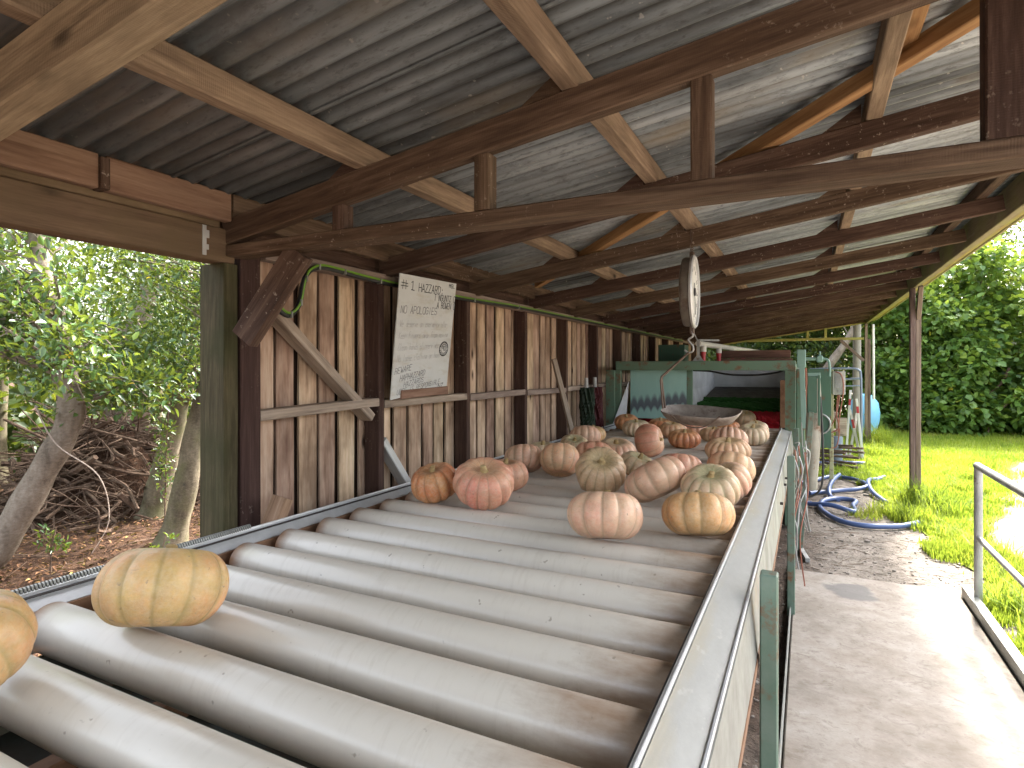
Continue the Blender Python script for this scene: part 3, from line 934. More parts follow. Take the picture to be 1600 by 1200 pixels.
# cable along the wall plate
t = thing('wall_cable', 'black and green electrical cable looping down from the wall plate beside the notice', 'cable', (-2.0, 2.0, 2.0))
pts = [(-2.03, 1.8, 1.90), (-2.02, 1.805, 1.855), (-2.02, 1.85, 1.83), (-2.02, 1.895, 1.85), (-2.02, 1.925, 1.90), (-2.02, 1.945, 1.98), (-2.02, 1.975, 2.035), (-2.025, 2.05, 2.068), (-2.03, 2.17, 2.07), (-2.035, 2.31, 2.065), (-2.04, 2.56, 2.06),
       (-2.04, 3.29, 2.058), (-2.04, 3.82, 2.07), (-2.04, 4.44, 2.078), (-2.04, 7.9, 2.085), (-2.04, 11., 2.09)]
def spline(pts, n=6):
    P_ = [Vector(p) for p in pts]; o = []
    for i in range(len(P_) - 1):
        a, b, c, d = P_[max(0, i - 1)], P_[i], P_[i + 1], P_[min(len(P_) - 1, i + 2)]
        for k in range(n):
            s_ = k / n
            o.append(.5 * ((2 * b) + (c - a) * s_ + (2 * a - 5 * b + 4 * c - d) * s_ * s_ + (3 * b - a - 3 * c + d) * s_ ** 3))
    o.append(P_[-1]); return o
sp_ = spline(pts)
mb = MB(); mb.tube(sp_, .0125, 8); mb.build('sheath', M_BLACK, t)
mb = MB(); mb.tube([p + Vector((.009, .002, .009)) for p in sp_], .006, 6); mb.build('earth_wire', M_GREENC2, t)
mb = MB()
for i in range(14, len(sp_) - 6, 9):
    mb.box(sp_[i] + Vector((.004, 0, 0)), (.032, .008, .028), None, .002)
mb.build('cable_clips', M_GALVD, t)

# ------------------------------------------------------------------ roller conveyor
RZ, RR, RP = .8975, .0645, .2045
conv = thing('roller_conveyor', 'long conveyor of off-white pipe rollers between galvanised rails', 'conveyor', (-1.05, 3.2, 0))
RX0, RX1 = -1.845, -.25
L_ = RX1 - RX0
mb = MB()
prof = [(.0, -L_ / 2), (.045, -L_ / 2), (RR - .004, -L_ / 2 + .001), (RR, -L_ / 2 + .006)] + [(RR, -L_ / 2 + L_ * i / 8) for i in range(1, 8)] + [(RR, L_ / 2 - .006), (RR - .004, L_ / 2 - .001), (.045, L_ / 2), (.0, L_ / 2)]
mb.lathe(prof, Matrix.Rotation(PI / 2, 4, 'Y'), 40)
rm = None
for k in range(-3, 32):
    y = .669 + RP * k
    M = Matrix.Translation((RX0 + L_ / 2 + random.uniform(-.008, .006), y, RZ + random.uniform(-.0015, .0015))) @ Matrix.Rotation(random.uniform(0, 6.28), 4, 'X')
    if rm is None:
        o = mb.build('roller', M_ROLLER, conv, Matrix.Translation((RX0 + L_ / 2, y, RZ)))
        rm = o.data
        # mesh was stored relative to the roller centre
        for v in rm.vertices: pass
        rm.transform(Matrix.Translation((RX0 + L_ / 2, y, RZ)))
    else:
        o = bpy.data.objects.new('roller', rm); reg(o, M, conv)
YC0, YC1 = -.1, 6.55
# left rail
mb = MB()
mb.plate([(-1.885, YC0, .935), (-1.885, YC1, .935), (-1.935, YC1, .968), (-1.935, YC0, .968)], -.006)
mb.plate([(-1.936, YC0, .80), (-1.936, YC1, .80), (-1.936, YC1, .972), (-1.936, YC0, .972)], -.006)
lr = mb.build('side_rail', M_GALV, conv)
mb = MB(); mb.tube([(-1.94, YC0 + i * .05, .974) for i in range(int((YC1 - YC0) / .05))], .0055, 8)
mb.build('rolled_edge', M_GALV, lr)
mb = MB(); mb.box((-1.922, (YC0 + YC1) / 2, .9655), (.006, YC1 - YC0, .004), Matrix.Rotation(math.radians(33), 3, 'Y'), 0); mb.build('dark_seam', M_DARKST, lr)
mb = MB()
y = YC0
while y < 1.6:
    mb.tube([(-1.945, y, .981), (-1.945, y + .005, .981)], .0115, 8); y += .009
mb.build('ribbed_edging', M_GALVD, lr)
mb = MB(); mb.box((-1.885, (YC0 + YC1) / 2, .885), (.012, YC1 - YC0, .095), None, .001); mb.build('bearing_strip', M_RUST, conv)
# right rail: channel with lips, outer skirt
mb = MB()
mb.box((-.236, (YC0 + YC1) / 2, .945), (.010, YC1 - YC0, .11), None, .002)
rr_ = mb.build('side_rail', M_GALV, conv)
mb = MB(); mb.tube([(-.233, YC0 + i * .1, .999) for i in range(int((YC1 - YC0) / .1) + 1)], .0042, 8); mb.build('rolled_edge', M_GALV, rr_)
mb = MB(); mb.box((-.2435, (YC0 + YC1) / 2, .962), (.005, YC1 - YC0, .068), None, .001); mb.build('dark_inner_strip', M_BLACK, rr_)  # black strip added to darken the rail's inner face
mb = MB(); mb.plate([(-.230, YC0, .985), (-.150, YC0, .962), (-.150, YC1, .962), (-.230, YC1, .985)], .005); mb.build('gutter_sheet', M_GUTTER, rr_)
mb = MB(); mb.box((-.147, (YC0 + YC1) / 2, .967), (.006, YC1 - YC0, .012), None, .001); mb.build('outer_lip', M_GALV, rr_)
sk = MB(); sk.plate([(-.146, YC0, .960), (-.146, YC1, .960), (-.131, YC1, .790), (-.131, YC0, .790)], -.005); sk = sk.build('skirt_panel', M_GALVD, conv)
mb = MB(); mb.box((-.131, (YC0 + YC1) / 2, .782), (.016, YC1 - YC0, .022), None, .001); mb.build('bottom_angle', M_RUST, sk)
for y, z in ((2.05, .90), (2.12, .845), (3.35, .90), (3.9, .90), (4.1, .905), (4.9, .9)):
    mb = MB(); mb.tube([(-.128, y, z), (-.113, y, z)], .008, 6, smooth=False); mb.build('bolt', M_DARKST, sk)
for y in (1.79, 4.22, 6.2):
    mb = MB(); mb.box((-.096, y, .50), (.046, .05, 1.06), None, .004); mb.box((-.096, y, -.02), (.10, .10, .03), None, .003)
    mb.build('leg', M_GREENC, conv)
    mb = MB(); mb.box((-1.91, y, .45), (.05, .05, .96), None, .004); mb.build('leg', M_GREENC, conv)
for y in (.28, .88, 2.0, 3.2, 4.4):
    mb = MB(); mb.box((-1.02, y, .745), (1.72, .06, .05), None, .004); mb.build('cross_member', M_GREENC if y < .95 else M_RUST, conv)
mb = MB(); mb.box((-1.05, 3.2, .655), (1.6, 6.6, .006), None, .001); mb.build('catch_tray', M_TRAY, conv)
mb = MB(); mb.box((-1.905, 3.2, .70), (.006, 6.6, .20), None, .001); mb.build('side_guard', M_TRAY, conv)
mb = MB(); mb.box((-1.5, 2.8, .70), (.05, 7.2, .06), None, .004); mb.build('under_rail', M_RUST, conv)

# ------------------------------------------------------------------ pumpkins
def pumpkin_mesh(D, H, ribs, seed, dep=.10):
    rs = random.Random(seed)
    nu, nv = ribs * 8, 34
    ph = rs.random() * 6.28
    jit = [rs.uniform(-.22, .22) for _ in range(ribs)]
    lob = [rs.uniform(.97, 1.03) for _ in range(ribs)]
    vs = []; gr = []; po = []
    ox = Vector((rs.random() * 20, rs.random() * 20, rs.random() * 20))
    for j in range(nv + 1):
        t_ = PI * j / nv
        for i in range(nu):
            k = i // 8; f = (i % 8) / 8
            th0 = 2 * PI * (k + jit[k] * .5) / ribs
            th1 = 2 * PI * (k + 1 + jit[(k + 1) % ribs] * .5) / ribs
            th = th0 + (th1 - th0) * f + ph
            s_ = abs(math.sin(PI * f)) ** .62
            fade = math.sin(t_) ** .6
            rad = (1 - dep * (1 - s_) * (.25 + .75 * fade))
            lk = lob[k] * (1 - f) + lob[(k + 1) % ribs] * f if s_ < .4 else lob[k]
            rad *= 1 + (lk - 1) * s_
            st, ct = math.sin(t_), math.cos(t_)
            R_ = D / 2 * (abs(st) ** .90) * rad
            z = H / 2 * (1 if ct > 0 else -1) * abs(ct) ** .93
            a = t_ if t_ < PI / 2 else PI - t_
            z *= 1 - (.34 if t_ < PI / 2 else .22) * math.exp(-(a / .42) ** 2)
            v = Vector((R_ * math.cos(th), R_ * math.sin(th), z))
            nz = noise.noise(v * 7 + ox) * .035 + noise.noise(v * 2.6 + ox * 2) * .06
            v *= 1 + nz
            vs.append(v); gr.append(1 - s_); po.append(math.exp(-(t_ / .60) ** 2))
    fs = []
    for j in range(nv):
        for i in range(nu):
            a = j * nu + i; b = j * nu + (i + 1) % nu
            fs.append((a, a + nu, b + nu, b))
    return vs, fs, gr, po


def pumpkin(label, x, y, D, H, pal, ribs=12, taz=0., tilt=0., seed=0, dep=.10, zb=.956):
    H *= .95
    vs, fs, gr, po = pumpkin_mesh(D, H, ribs, seed, dep)
    ax = Vector((-math.sin(math.radians(taz)), math.cos(math.radians(taz)), 0))
    R = Matrix.Rotation(math.radians(tilt), 4, ax)
    zs = min((R @ v).z for v in vs)
    t_ = thing('pumpkin', label, 'pumpkin', (x, y, zb), 'crown pumpkins on the roller conveyor')
    M = Matrix.Translation((x, y, zb - zs)) @ R
    me = bpy.data.meshes.new('flesh'); me.from_pydata([tuple(v) for v in vs], [], fs)
    for nm, dat in (('groove', gr), ('pole', po)):
        at = me.attributes.new(nm, 'FLOAT', 'POINT'); at.data.foreach_set('value', dat)
    me.polygons.foreach_set('use_smooth', [True] * len(fs)); me.materials.append(PAL[pal]); me.update()
    reg(bpy.data.objects.new('flesh', me), M, t_)
    rs = random.Random(seed + 77)
    zt = H / 2 * .66
    mb = MB()
    b = D * .052
    lx, ly = rs.uniform(-.3, .3), rs.uniform(-.3, .3)
    n = 10; prof = [(0, 1.7), (.012, 1.15), (.022, .9), (.032, .95), (.036, .6), (.036, 0)]
    vv = []; ff = []
    for j, (h, s_) in enumerate(prof):
        for i in range(n):
            a = 2 * PI * i / n
            r_ = b * s_ * (1 + .16 * math.sin(5 * a)) + 1e-4
            vv.append((r_ * math.cos(a) + lx * h, r_ * math.sin(a) + ly * h, zt - .006 + h))
    for j in range(len(prof) - 1):
        for i in range(n):
            ff.append((j * n + i, j * n + (i + 1) % n, (j + 1) * n + (i + 1) % n, (j + 1) * n + i))
    mb.add(vv, ff, True)
    mb.build('stem', M_STEM, t_, M, local=True)
    return t_


CAMD = lambda x, y: math.degrees(math.atan2(-y, -x))
PK = [
    ('deep orange pumpkin leftmost of the cluster against the left rail', -1.612, 2.382, .235, .185, 'orange', 11, 'c-40', 20, .13),
    ('big rose pink pumpkin with a brown spot, beside the orange one at the left rail', -1.334, 2.379, .285, .222, 'rose', 13, 'c0', 26, .10),
    ('rose pumpkin half hidden behind the big rose pink one with the brown spot', -1.43, 2.77, .25, .19, 'rose', 12, 'c0', 5, .10),
    ('smooth ribbed pale pink pumpkin by the board wall, behind the half hidden rose one', -1.542, 3.242, .25, .185, 'pink', 14, 'c180', 24, .10),
    ('blunt bell shaped pink pumpkin with yellow left side, beside the ribbed one by the wall', -1.301, 3.226, .245, .215, 'peach', 10, 'c175', 30, .08),
    ('pale pumpkin top peeping out behind the bell shaped pink one', -1.627, 3.719, .22, .155, 'cream', 12, 'c0', 5, .10),
    ('pinkish pumpkin with green crown and visible stem scar, behind the bell shaped pink one', -1.497, 3.98, .22, .165, 'green', 12, 'c10', 24, .10),
    ('pale pink ribbed pumpkin just in front of the small yellow one at the wall', -1.587, 4.466, .25, .195, 'pink', 13, 'c180', 22, .10),
    ('small bumpy yellow pumpkin farthest along the board wall', -1.674, 4.907, .24, .16, 'amber', 11, 'c0', 6, .08),
    ('rosy flat pumpkin in the middle, left of the dark crowned one', -1.205, 3.544, .26, .175, 'rose', 11, 'c180', 28, .09),
    ('pinkish pumpkin with dark olive brown crown in the middle of the cluster', -1.144, 3.841, .27, .185, 'pink', 14, 'c0', 14, .12),
    ('olive tan pumpkin tipped forward to show its round stem and radiating ribs', -.939, 2.883, .265, .235, 'tan', 15, 'c5', 42, .08),
    ('green topped pumpkin half hidden behind the olive tan and pale green shouldered ones', -.885, 3.384, .22, .15, 'green', 11, 'c60', 25, .10),
    ('long pink pumpkin with a green patched left shoulder', -.645, 2.817, .305, .195, 'pink', 12, 'c-120', 32, .09),
    ('large plain pale pink pumpkin at the front of the cluster', -.669, 2.105, .278, .20, 'pink', 11, 'c180', 18, .10),
    ('mottled orange brown pumpkin with dark blemishes at the front near the right rail', -.371, 2.305, .266, .188, 'amber', 11, 'c190', 19, .10),
    ('cream and green striped pumpkin with sunken stem, behind the mottled orange brown one', -.392, 2.775, .257, .20, 'green', 13, 'c0', 24, .12),
    ('rounded pink pumpkin between the long pink one and the right hand stack', -.635, 3.332, .255, .178, 'rose', 12, 'c180', 20, .11),
    ('pink pumpkin with grooved greenish crown leaning by the right rail', -.346, 3.03, .22, .19, 'pink', 13, 'c-50', 28, .12),
    ('smooth peach pumpkin tucked against the right rail', -.375, 3.41, .255, .18, 'peach', 10, 'c160', 28, .08),
    ('evenly ribbed peach pumpkin with dark stem dimple, in front of the wide pinkish white one', -.479, 4.214, .285, .19, 'peach', 16, 'c0', 9, .13),
    ('wide pinkish white pumpkin right behind the evenly ribbed peach one', -.53, 4.741, .28, .20, 'pink', 14, 'c180', 20, .13),
    ('cream and green striped pumpkin with tall stem near the far right rail', -.411, 5.312, .257, .195, 'cream', 13, 'c0', 16, .13),
    ('white cream pumpkin farthest right, behind the striped one', -.42, 5.9, .21, .175, 'cream', 12, 'c0', 6, .09),
    ('round pink pumpkin standing on its side with its stem pointing right', -1.023, 4.263, .247, .225, 'rose', 10, 'x0', 78, .05),
    ('bright orange ribbed pumpkin under the front of the scale pan', -.894, 4.897, .262, .168, 'orange', 14, 'c0', 8, .11),
    ('cream striped pumpkin at the far left of the far rows', -1.444, 5.513, .275, .178, 'cream', 14, 'c0', 6, .12),
    ('orange pumpkin with warty stem by the washer at the far left', -1.678, 6.0, .25, .175, 'orange', 11, 'c0', 12, .10),
    ('orange pumpkin behind the far cream striped one and left of the scale pan', -1.309, 5.939, .26, .162, 'orange', 12, 'c0', 6, .10),
    ('yellow cream pumpkin with pointed stem just left below the scale pan', -1.113, 5.557, .25, .165, 'peach', 13, 'c0', 6, .10),
    ('pinkish orange pumpkin half covered by the left end of the scale pan', -.97, 5.83, .236, .15, 'rose', 12, 'c0', 5, .10),
    ('low peach pumpkin directly under the middle of the scale pan', -.743, 5.42, .23, .145, 'peach', 12, 'c0', 5, .10),
    ('deep orange pumpkin below the right end of the scale pan', -.68, 6.0, .22, .155, 'orange', 12, 'c0', 6, .12),
    ('small orange pumpkin wedged between the far right cream pumpkins and the scale pan', -.47, 6.25, .20, .155, 'peach', 12, 'c0', 6, .10),
    ('dull tan pumpkin entering the washer behind the scale pan', -.613, 6.912, .24, .185, 'tan', 11, 'c30', 20, .09),
    ('yellow green pumpkin cut off at the near left corner', -1.485, .545, .255, .205, 'gold', 11, 'c-60', 24, .06, .945),
    ('large golden green pumpkin alone on the near rollers at the left rail', -1.425, .925, .292, .222, 'gold', 11, 'c150', 22, .085, .945),
]
for i, (lb, x, y, D, H, pal, rb, tz, tl, dep, *zb) in enumerate(PK):
    az_ = CAMD(x, y) + float(tz[1:]) if tz[0] == 'c' else float(tz[1:])
    pumpkin(lb, x, y, D, H, pal, rb, az_, tl, seed=100 + i * 7, dep=dep, zb=zb[0] if zb else .955)

# ------------------------------------------------------------------ hanging scale
sc = thing('hanging_scale', 'round white dial scale with a pan hanging from a rafter over the pumpkins', 'scale', (-.6, 3.56, 2.3))
SC = Vector((-.605, 3.56, 2.045)); FN = Vector((1., .05, 0)).normalized()
Rz = FN.to_track_quat('Z', 'Y').to_matrix().to_4x4()
MS = Matrix.Translation(SC) @ Rz
mb = MB(); mb.lathe([(.0, -.052), (.17, -.052), (.196, -.046), (.203, -.034), (.203, .0), (.196, .006)], MS, 40); hsg = mb.build('housing', metal('dark worn housing steel', rgba(.20, .18, .155), rgba(.10, .085, .07), .5, .3, .8, 5., .3, rgba(.09, .06, .04)), sc)
mb = MB(); mb.lathe([(.196, .002), (.211, .004), (.214, .016), (.205, .024), (.196, .022), (.194, .010)], MS, 40); mb.build('bezel', M_GALV, sc)
mb = MB(); mb.lathe([(.0, .010), (.196, .010)], MS, 40); dl = mb.build('dial', M_DIAL, sc)
mb = MB()
for i in range(60):
    a = 2 * PI * i / 60; r0 = .16 if i % 5 == 0 else .172
    d = Vector((math.cos(a), math.sin(a), 0)); e = Vector((-d.y, d.x, 0)) * (.003 if i % 5 == 0 else .0013)
    q = [d * r0 - e, d * r0 + e, d * .184 + e, d * .184 - e]
    mb.add([MS @ (p + Vector((0, 0, .0115))) for p in q], [(0, 1, 2, 3)])
for i in range(0, 60, 5):
    a = 2 * PI * i / 60; d = Vector((math.cos(a), math.sin(a), 0)) * .137
    mb.add([MS @ (d + Vector((x_, y_, .0115))) for x_, y_ in ((-.009, -.011), (.009, -.011), (.009, .011), (-.009, .011))], [(0, 1, 2, 3)])
mb.build('dial_marks', M_INK, dl)
mb = MB(); mb.bar(MS @ Vector((-.02, .05, .016)), MS @ Vector((.03, -.13, .016)), .008, .003, FN); mb.lathe([(.0, .022), (.022, .02), (.024, .012)], MS, 16); mb.build('pointer', M_INK, dl)
mb = MB()
for i in range(6):
    z = 2.262 + i * .012
    mb.tube([SC + Vector((0, 0, z - SC.z)) + Vector((.006 * math.cos(a), .006 * math.sin(a) * (i % 2), .007 * math.sin(a))) for a in [2 * PI * q / 8 for q in range(9)]], .0022, 5)
mb.tube([(-.607, 3.545, 2.33), (-.61, 3.535, 2.39), (-.607, 3.56, 2.45)], .003, 5); mb.tube([(-.60, 3.55, 2.24), (-.612, 3.53, 2.30), (-.597, 3.54, 2.36), (-.61, 3.53, 2.42)], .002, 5)
mb.build('hanging_wire', M_RUSTD, sc)
mb = MB(); mb.box(SC + Vector((0, 0, .215)), (.025, .035, .035), None, .003); mb.box(SC + Vector((0, 0, -.222)), (.025, .03, .045), None, .003); mb.build('lug', M_RUSTD, sc)
mb = MB(); mb.tube(spline([(-.605, 3.55, 1.815), (-.60, 3.55, 1.785), (-.625, 3.55, 1.765), (-.60, 3.55, 1.73), (-.598, 3.55, 1.70), (-.625, 3.55, 1.69), (-.645, 3.55, 1.705)]), .0055, 8); mb.build('hook', M_STEELRAIL, sc)
mb = MB()
PC = Vector((-.565, 3.55, 1.345)); RP_ = Matrix.Rotation(math.radians(8), 3, 'X') @ Matrix.Rotation(math.radians(3), 3, 'Y')
for s_ in (-1, 1):
    mb.tube([(-.622, 3.55 + s_ * .004, 1.69), (-.778, 3.55 + s_ * .014, 1.548), (-.782, 3.55 + s_ * .018, 1.525), (-.765, 3.55 + s_ * .03, 1.36)], .0058, 8)
hg = mb.build('hanger_rod', M_RUSTD, sc)
mb = MB()
vs = []; fs = []; nr = 40
prof = [(1.0, .0), (.985, -.004), (.93, -.028), (.80, -.058), (.60, -.076), (.30, -.084), (.0, -.086), (.0, -.092), (.32, -.090), (.62, -.082), (.83, -.063), (.96, -.031), (1.03, .0), (1.02, .006)]
prof = [(q, z * .72 if z < 0 else z) for q, z in prof]
for (q, z) in prof:
    for i in range(nr):
        a = 2 * PI * i / nr
        ex = .72
        cx_, sy_ = math.copysign(abs(math.cos(a)) ** ex, math.cos(a)), math.copysign(abs(math.sin(a)) ** ex, math.sin(a))
        x_ = .207 * q * cx_
        lip = .018 * max(0, math.cos(a)) ** 4 if q > .9 else 0
        vs.append(PC + RP_ @ Vector((x_ + .02 * q * (cx_ ** 3 if cx_ > 0 else 0), .155 * q * sy_, z + lip)))
for j in range(len(prof)):
    for i in range(nr):
        a = j * nr + i; b = j * nr + (i + 1) % nr; j2 = (j + 1) % len(prof)
        fs.append((a, b, j2 * nr + (i + 1) % nr, j2 * nr + i))
mb.add(vs, fs, True); mb.build('pan', metal('tarnished pan metal', rgba(.27, .235, .205), rgba(.15, .115, .095), .5, .3, .8, 9., .35, rgba(.10, .07, .055)), sc, sharp=60)
mb = MB(); mb.tube(spline([(-.70, 3.40, 1.335), (-.63, 3.392, 1.285), (-.56, 3.39, 1.268), (-.49, 3.392, 1.285), (-.43, 3.40, 1.335)]), .004, 6); mb.build('pan_cradle', M_RUSTD, sc)

# ------------------------------------------------------------------ washer
wa = thing('pumpkin_washer', 'green painted steel brush washer at the far end of the conveyor', 'washing machine', (-1.0, 7.7, 0))
fr = MB()
fr.box((-1.025, 6.53, 1.625), (1.84, .06, .10), None, .004)
for x in (-1.93, -.155):
    fr.box((x, 6.53, .80), (.085 if x < -1 else .10, .06, 1.55), None, .004)
    fr.box((x, 9.2, .80), (.07, .06, 1.6), None, .004)
    fr.box((x, 7.87, 1.615), (.06, 2.6, .07), None, .004)
fr.box((-.062, 6.56, 1.10), (.075, .05, .98), None, .004)
fr.build('frame', M_GREEN, wa)
mb = MB(); mb.box((-.225, 6.492, 1.24), (.045, .012, .48), None, .002); mb.build('rusty_strip', M_RUST, wa)
mb = MB(); mb.box((-1.155, 6.66, 1.30), (.06, .05, .60), None, .003); mb.box((-2.0, 6.5, 1.2), (.10, .05, .75), None, .003); mb.build('inner_post', M_GREEN, wa)
mb = MB(); mb.box((0, 0, 0), (.62, .008, .56), None, .001)
o = mb.build('mint_panel', M_MINT, wa, Matrix.Translation((-1.49, 6.60, 1.315)), local=True)
mb = MB(); mb.plate([(-1.96, 6.45, .98), (-1.83, 6.52, 1.02), (-1.80, 6.52, 1.45)], .006); mb.build('corner_plate', M_HOOD, wa)
mb = MB(); mb.plate([(-1.24, 6.95, 1.34), (-1.24, 9.1, 1.36), (-1.24, 9.1, 1.6), (-1.24, 6.95, 1.6)], .006); mb.plate([(-1.24, 6.95, 1.34), (-1.18, 6.95, 1.08), (-1.18, 9.1, 1.10), (-1.24, 9.1, 1.36)], .006)
mb.build('hood_side', M_HOOD, wa)
mb = MB(); mb.box((-.68, 9.1, 1.48), (1.15, .012, .30), None, .001); mb.box((-.68, 9.05, 1.31), (1.15, .05, .10), None, .002); mb.build('hood_back', M_HOOD, wa)
mb = MB(); mb.plate([(-1.2, 7.6, 1.16), (-.2, 7.6, 1.16), (-.2, 9.0, 1.32), (-1.2, 9.0, 1.32)], .01); mb.build('outfeed_sheet', M_DARKST, wa)
mb = MB(); mb.box((-1.0, 7.9, .45), (1.8, 2.6, .9), None, .01); mb.build('tank', M_DARKST, wa)
mb = MB(); mb.box((-.10, 8.0, 1.2), (.012, 2.5, .75), None, .001); mb.build('side_sheet', M_DKGREEN, wa)


def brush(y, z, x0, x1, r, mat, name='brush_roller'):
    mb = MB()
    n = 26; nx = int((x1 - x0) / .02)
    vs = []; fs = []
    for i in range(nx + 1):
        x = x0 + (x1 - x0) * i / nx
        for k in range(n):
            a = 2 * PI * k / n + i * .3
            rr = r * (1 - (.25 if (i + k) % 2 else 0) - random.uniform(0, .14))
            vs.append((x, y + rr * math.cos(a), z + rr * math.sin(a)))
    for i in range(nx):
        for k in range(n):
            fs.append((i * n + k, i * n + (k + 1) % n, (i + 1) * n + (k + 1) % n, (i + 1) * n + k))
    mb.add(vs, fs, False)
    return mb.build(name, mat, wa)


brush(6.95, .97, -1.80, -.27, .12, M_BRR); brush(7.2, 1.0, -1.80, -.27, .12, M_BRR)
brush(7.42, 1.10, -1.80, -.27, .105, M_BRG); brush(7.62, 1.16, -1.15, -.27, .09, M_BRG)
mb = MB()
for i in range(60):
    x = random.uniform(-1.78, -1.40); y = random.uniform(6.72, 6.8); z = 1.05 + random.uniform(-.03, .05)
    h = .05 + .06 * abs(math.sin(x * 28))
    mb.lathe([(.018, 0), (.012, h * .6), (.0, h)], Matrix.Translation((x, y, z)), 6)
mb.build('bristle_tufts', M_BRR, wa)
# pipework on top
PV = lambda y: Vector((-1.06 + (y - 7.0) * .09, y, 1.87))
mb = MB(); mb.tube([PV(6.75), PV(8), PV(9.4), PV(11)], .032, 12); pv = mb.build('spray_pipe', M_PVC, wa)
for y in (6.98, 7.75, 8.55, 9.3):
    p = PV(y)
    mb = MB(); mb.tube([p, p + Vector((0, 0, -.085))], .034, 12); mb.build('pipe_tee', M_PVC, pv)
    mb = MB(); mb.tube([p + Vector((0, 0, -.08)), p + Vector((0, 0, -.13)), p + Vector((0, 0, -.131)), p + Vector((0, 0, -.22))], [.029, .029, .024, .024], 12); mb.build('red_valve', M_REDF, pv)
mb = MB()
mb.plate([(-1.12, 6.60, 1.675), (-1.0, 6.60, 1.675), (-1.045, 6.60, 1.74), (-1.04, 6.60, 1.90), (-1.075, 6.60, 1.90), (-1.07, 6.60, 1.74)], -.012)
mb.tube([(-1.055, 6.6, 1.88), (-1.11, 6.6, 1.99)], .007, 6); mb.tube([(-1.055, 6.62, 1.9), (-.95, 7.4, 1.93)], .012, 6)
mb.build('pipe_bracket', M_STEELRAIL, wa)
mb = MB(); mb.box((-.62, 8.1, 1.775), (.86, .04, .10), None, .003); mb.box((-.62, 8.05, 1.70), (.9, .14, .04), None, .003); mb.build('top_planks', M_PLANKTOP, wa)
mb = MB(); mb.box((-1.70, 8.5, 1.80), (.36, .3, .25), None, .006); mb.build('drive_cover', M_DKGREEN, wa)
mb = MB(); mb.tube(spline([(-1.15, 6.70, 1.575), (-.95, 6.70, 1.565), (-.75, 6.70, 1.53), (-.5, 6.70, 1.525), (-.3, 6.70, 1.55), (-.22, 6.70, 1.58)]), .010, 8); mb.build('water_hose', M_BLACK, wa)
# right-hand side fittings
mb = MB(); mb.bar((-.052, 6.36, 1.63), (-.03, 6.36, 1.02), .045, .05, (0, 1, 0)); mb.build('cable_channel', M_MINTP, wa)
mb = MB(); mb.bar((-.015, 6.40, 1.60), (.0, 6.38, 1.05), .018, .018, (0, 1, 0)); mb.build('conduit', M_ORANGEC, wa)
mb = MB(); mb.box((-.06, 7.0, 1.70), (.085, .12, .19), None, .006); mb.build('junction_box', M_MINTP, wa)
mb = MB(); mb.tube([(-.02, 8.0, 1.71), (.17, 8.0, 1.71)], .022, 10); mb.tube([(.13, 8., 1.71), (.13, 8., 1.80)], .012, 8); mb.box((.13, 8., 1.71), (.07, .07, .08), None, .01)
mb.tube(spline([(.17, 8, 1.71), (.22, 8, 1.69), (.235, 8, 1.6), (.235, 8, 1.5)]), .014, 8); mb.build('water_tap', M_MINTP, wa)
mb = MB(); mb.box((.135, 8.6, 1.08), (.27, .02, 1.02), None, .003); mb.build('motor_guard', M_DKGREEN, wa)
mb = MB(); mb.tube([(.13 + .13 * math.cos(a), 8.57, .88 + .13 * math.sin(a)) for a in [2 * PI * q / 20 for q in range(21)]], .012, 6); mb.build('pulley', M_STEELRAIL, wa)
# leaning chute: half pipe of sheet, with leg
ch = thing('drop_chute', 'grey beige half round metal chute hanging beside the washer leg', 'chute', (.04, 5.85, .5))
mb = MB(); vs = []; fs = []
for i in range(13):
    f = i / 12; z = 1.54 - f * 1.0
    wdt = .055 + .0 * f if f < .4 else .055
    cxx = .05 - .03 * max(0, f - .3); hw = .048 + .014 * math.sin(PI * min(1, f * 1.1))
    for k in range(9):
        a = PI * (k / 8)
        tip = .02 * (1 - abs(k - 4) / 4) if i == 12 else 0
        vs.append((cxx + hw * math.cos(a), 5.85 - (hw * (.25 + .75 * min(1, f * 1.6))) * math.sin(a), z - tip))
b0 = len(vs)
vs += [(v[0] * 1, v[1] + .006, v[2]) for v in vs]
for i in range(12):
    for k in range(8):
        a = i * 9 + k
        fs.append((a, a + 1, a + 10, a + 9)); fs.append((b0 + a, b0 + a + 9, b0 + a + 10, b0 + a + 1))
mb.add(vs, fs, True); mb.build('trough', M_CHUTE, ch)
mb = MB(); mb.box((.035, 5.75, 1.37), (.075, .02, .32), None, .004); mb.box((.088, 5.76, 1.32), (.02, .05, .44), None, .004); mb.build('dark_interior_box', M_DKGREEN, ch)  # dark box added in front to stand for the chute's dark interior
mb = MB(); mb.bar((.0, 5.755, 1.53), (.10, 5.755, 1.535), .05, .018, (0, 1, 0)); mb.build('top_flange', M_MINTP, ch)
mb = MB(); mb.tube(spline([(.10, 5.84, 1.35), (.115, 5.83, 1.0), (.12, 5.82, .7), (.10, 5.80, .55), (.03, 5.78, .48), (-.05, 5.75, .47)]), .009, 8); mb.build('rubber_hose', M_BLACK, ch)
st = thing('support_stand', 'slanting green steel leg with a flat foot standing on the dirt beside the washer', 'stand', (-.03, 5.7, 0))
mb = MB(); mb.bar((.03, 5.7, 1.22), (-.06, 5.7, .03), .04, .045, (0, 1, 0)); mb.build('leg', M_GREENC, st)
mb = MB(); mb.bar((-.09, 5.9, .03), (.0, 5.42, .02), .035, .035); mb.bar((-.16, 5.68, .035), (-.05, 5.7, .035), .03, .03); mb.build('foot', M_STEELRAIL, st)
t = thing('loose_cables', 'tangle of grey and red cables hanging down beside the green machine legs', 'cables', (-.05, 5.5, 0))
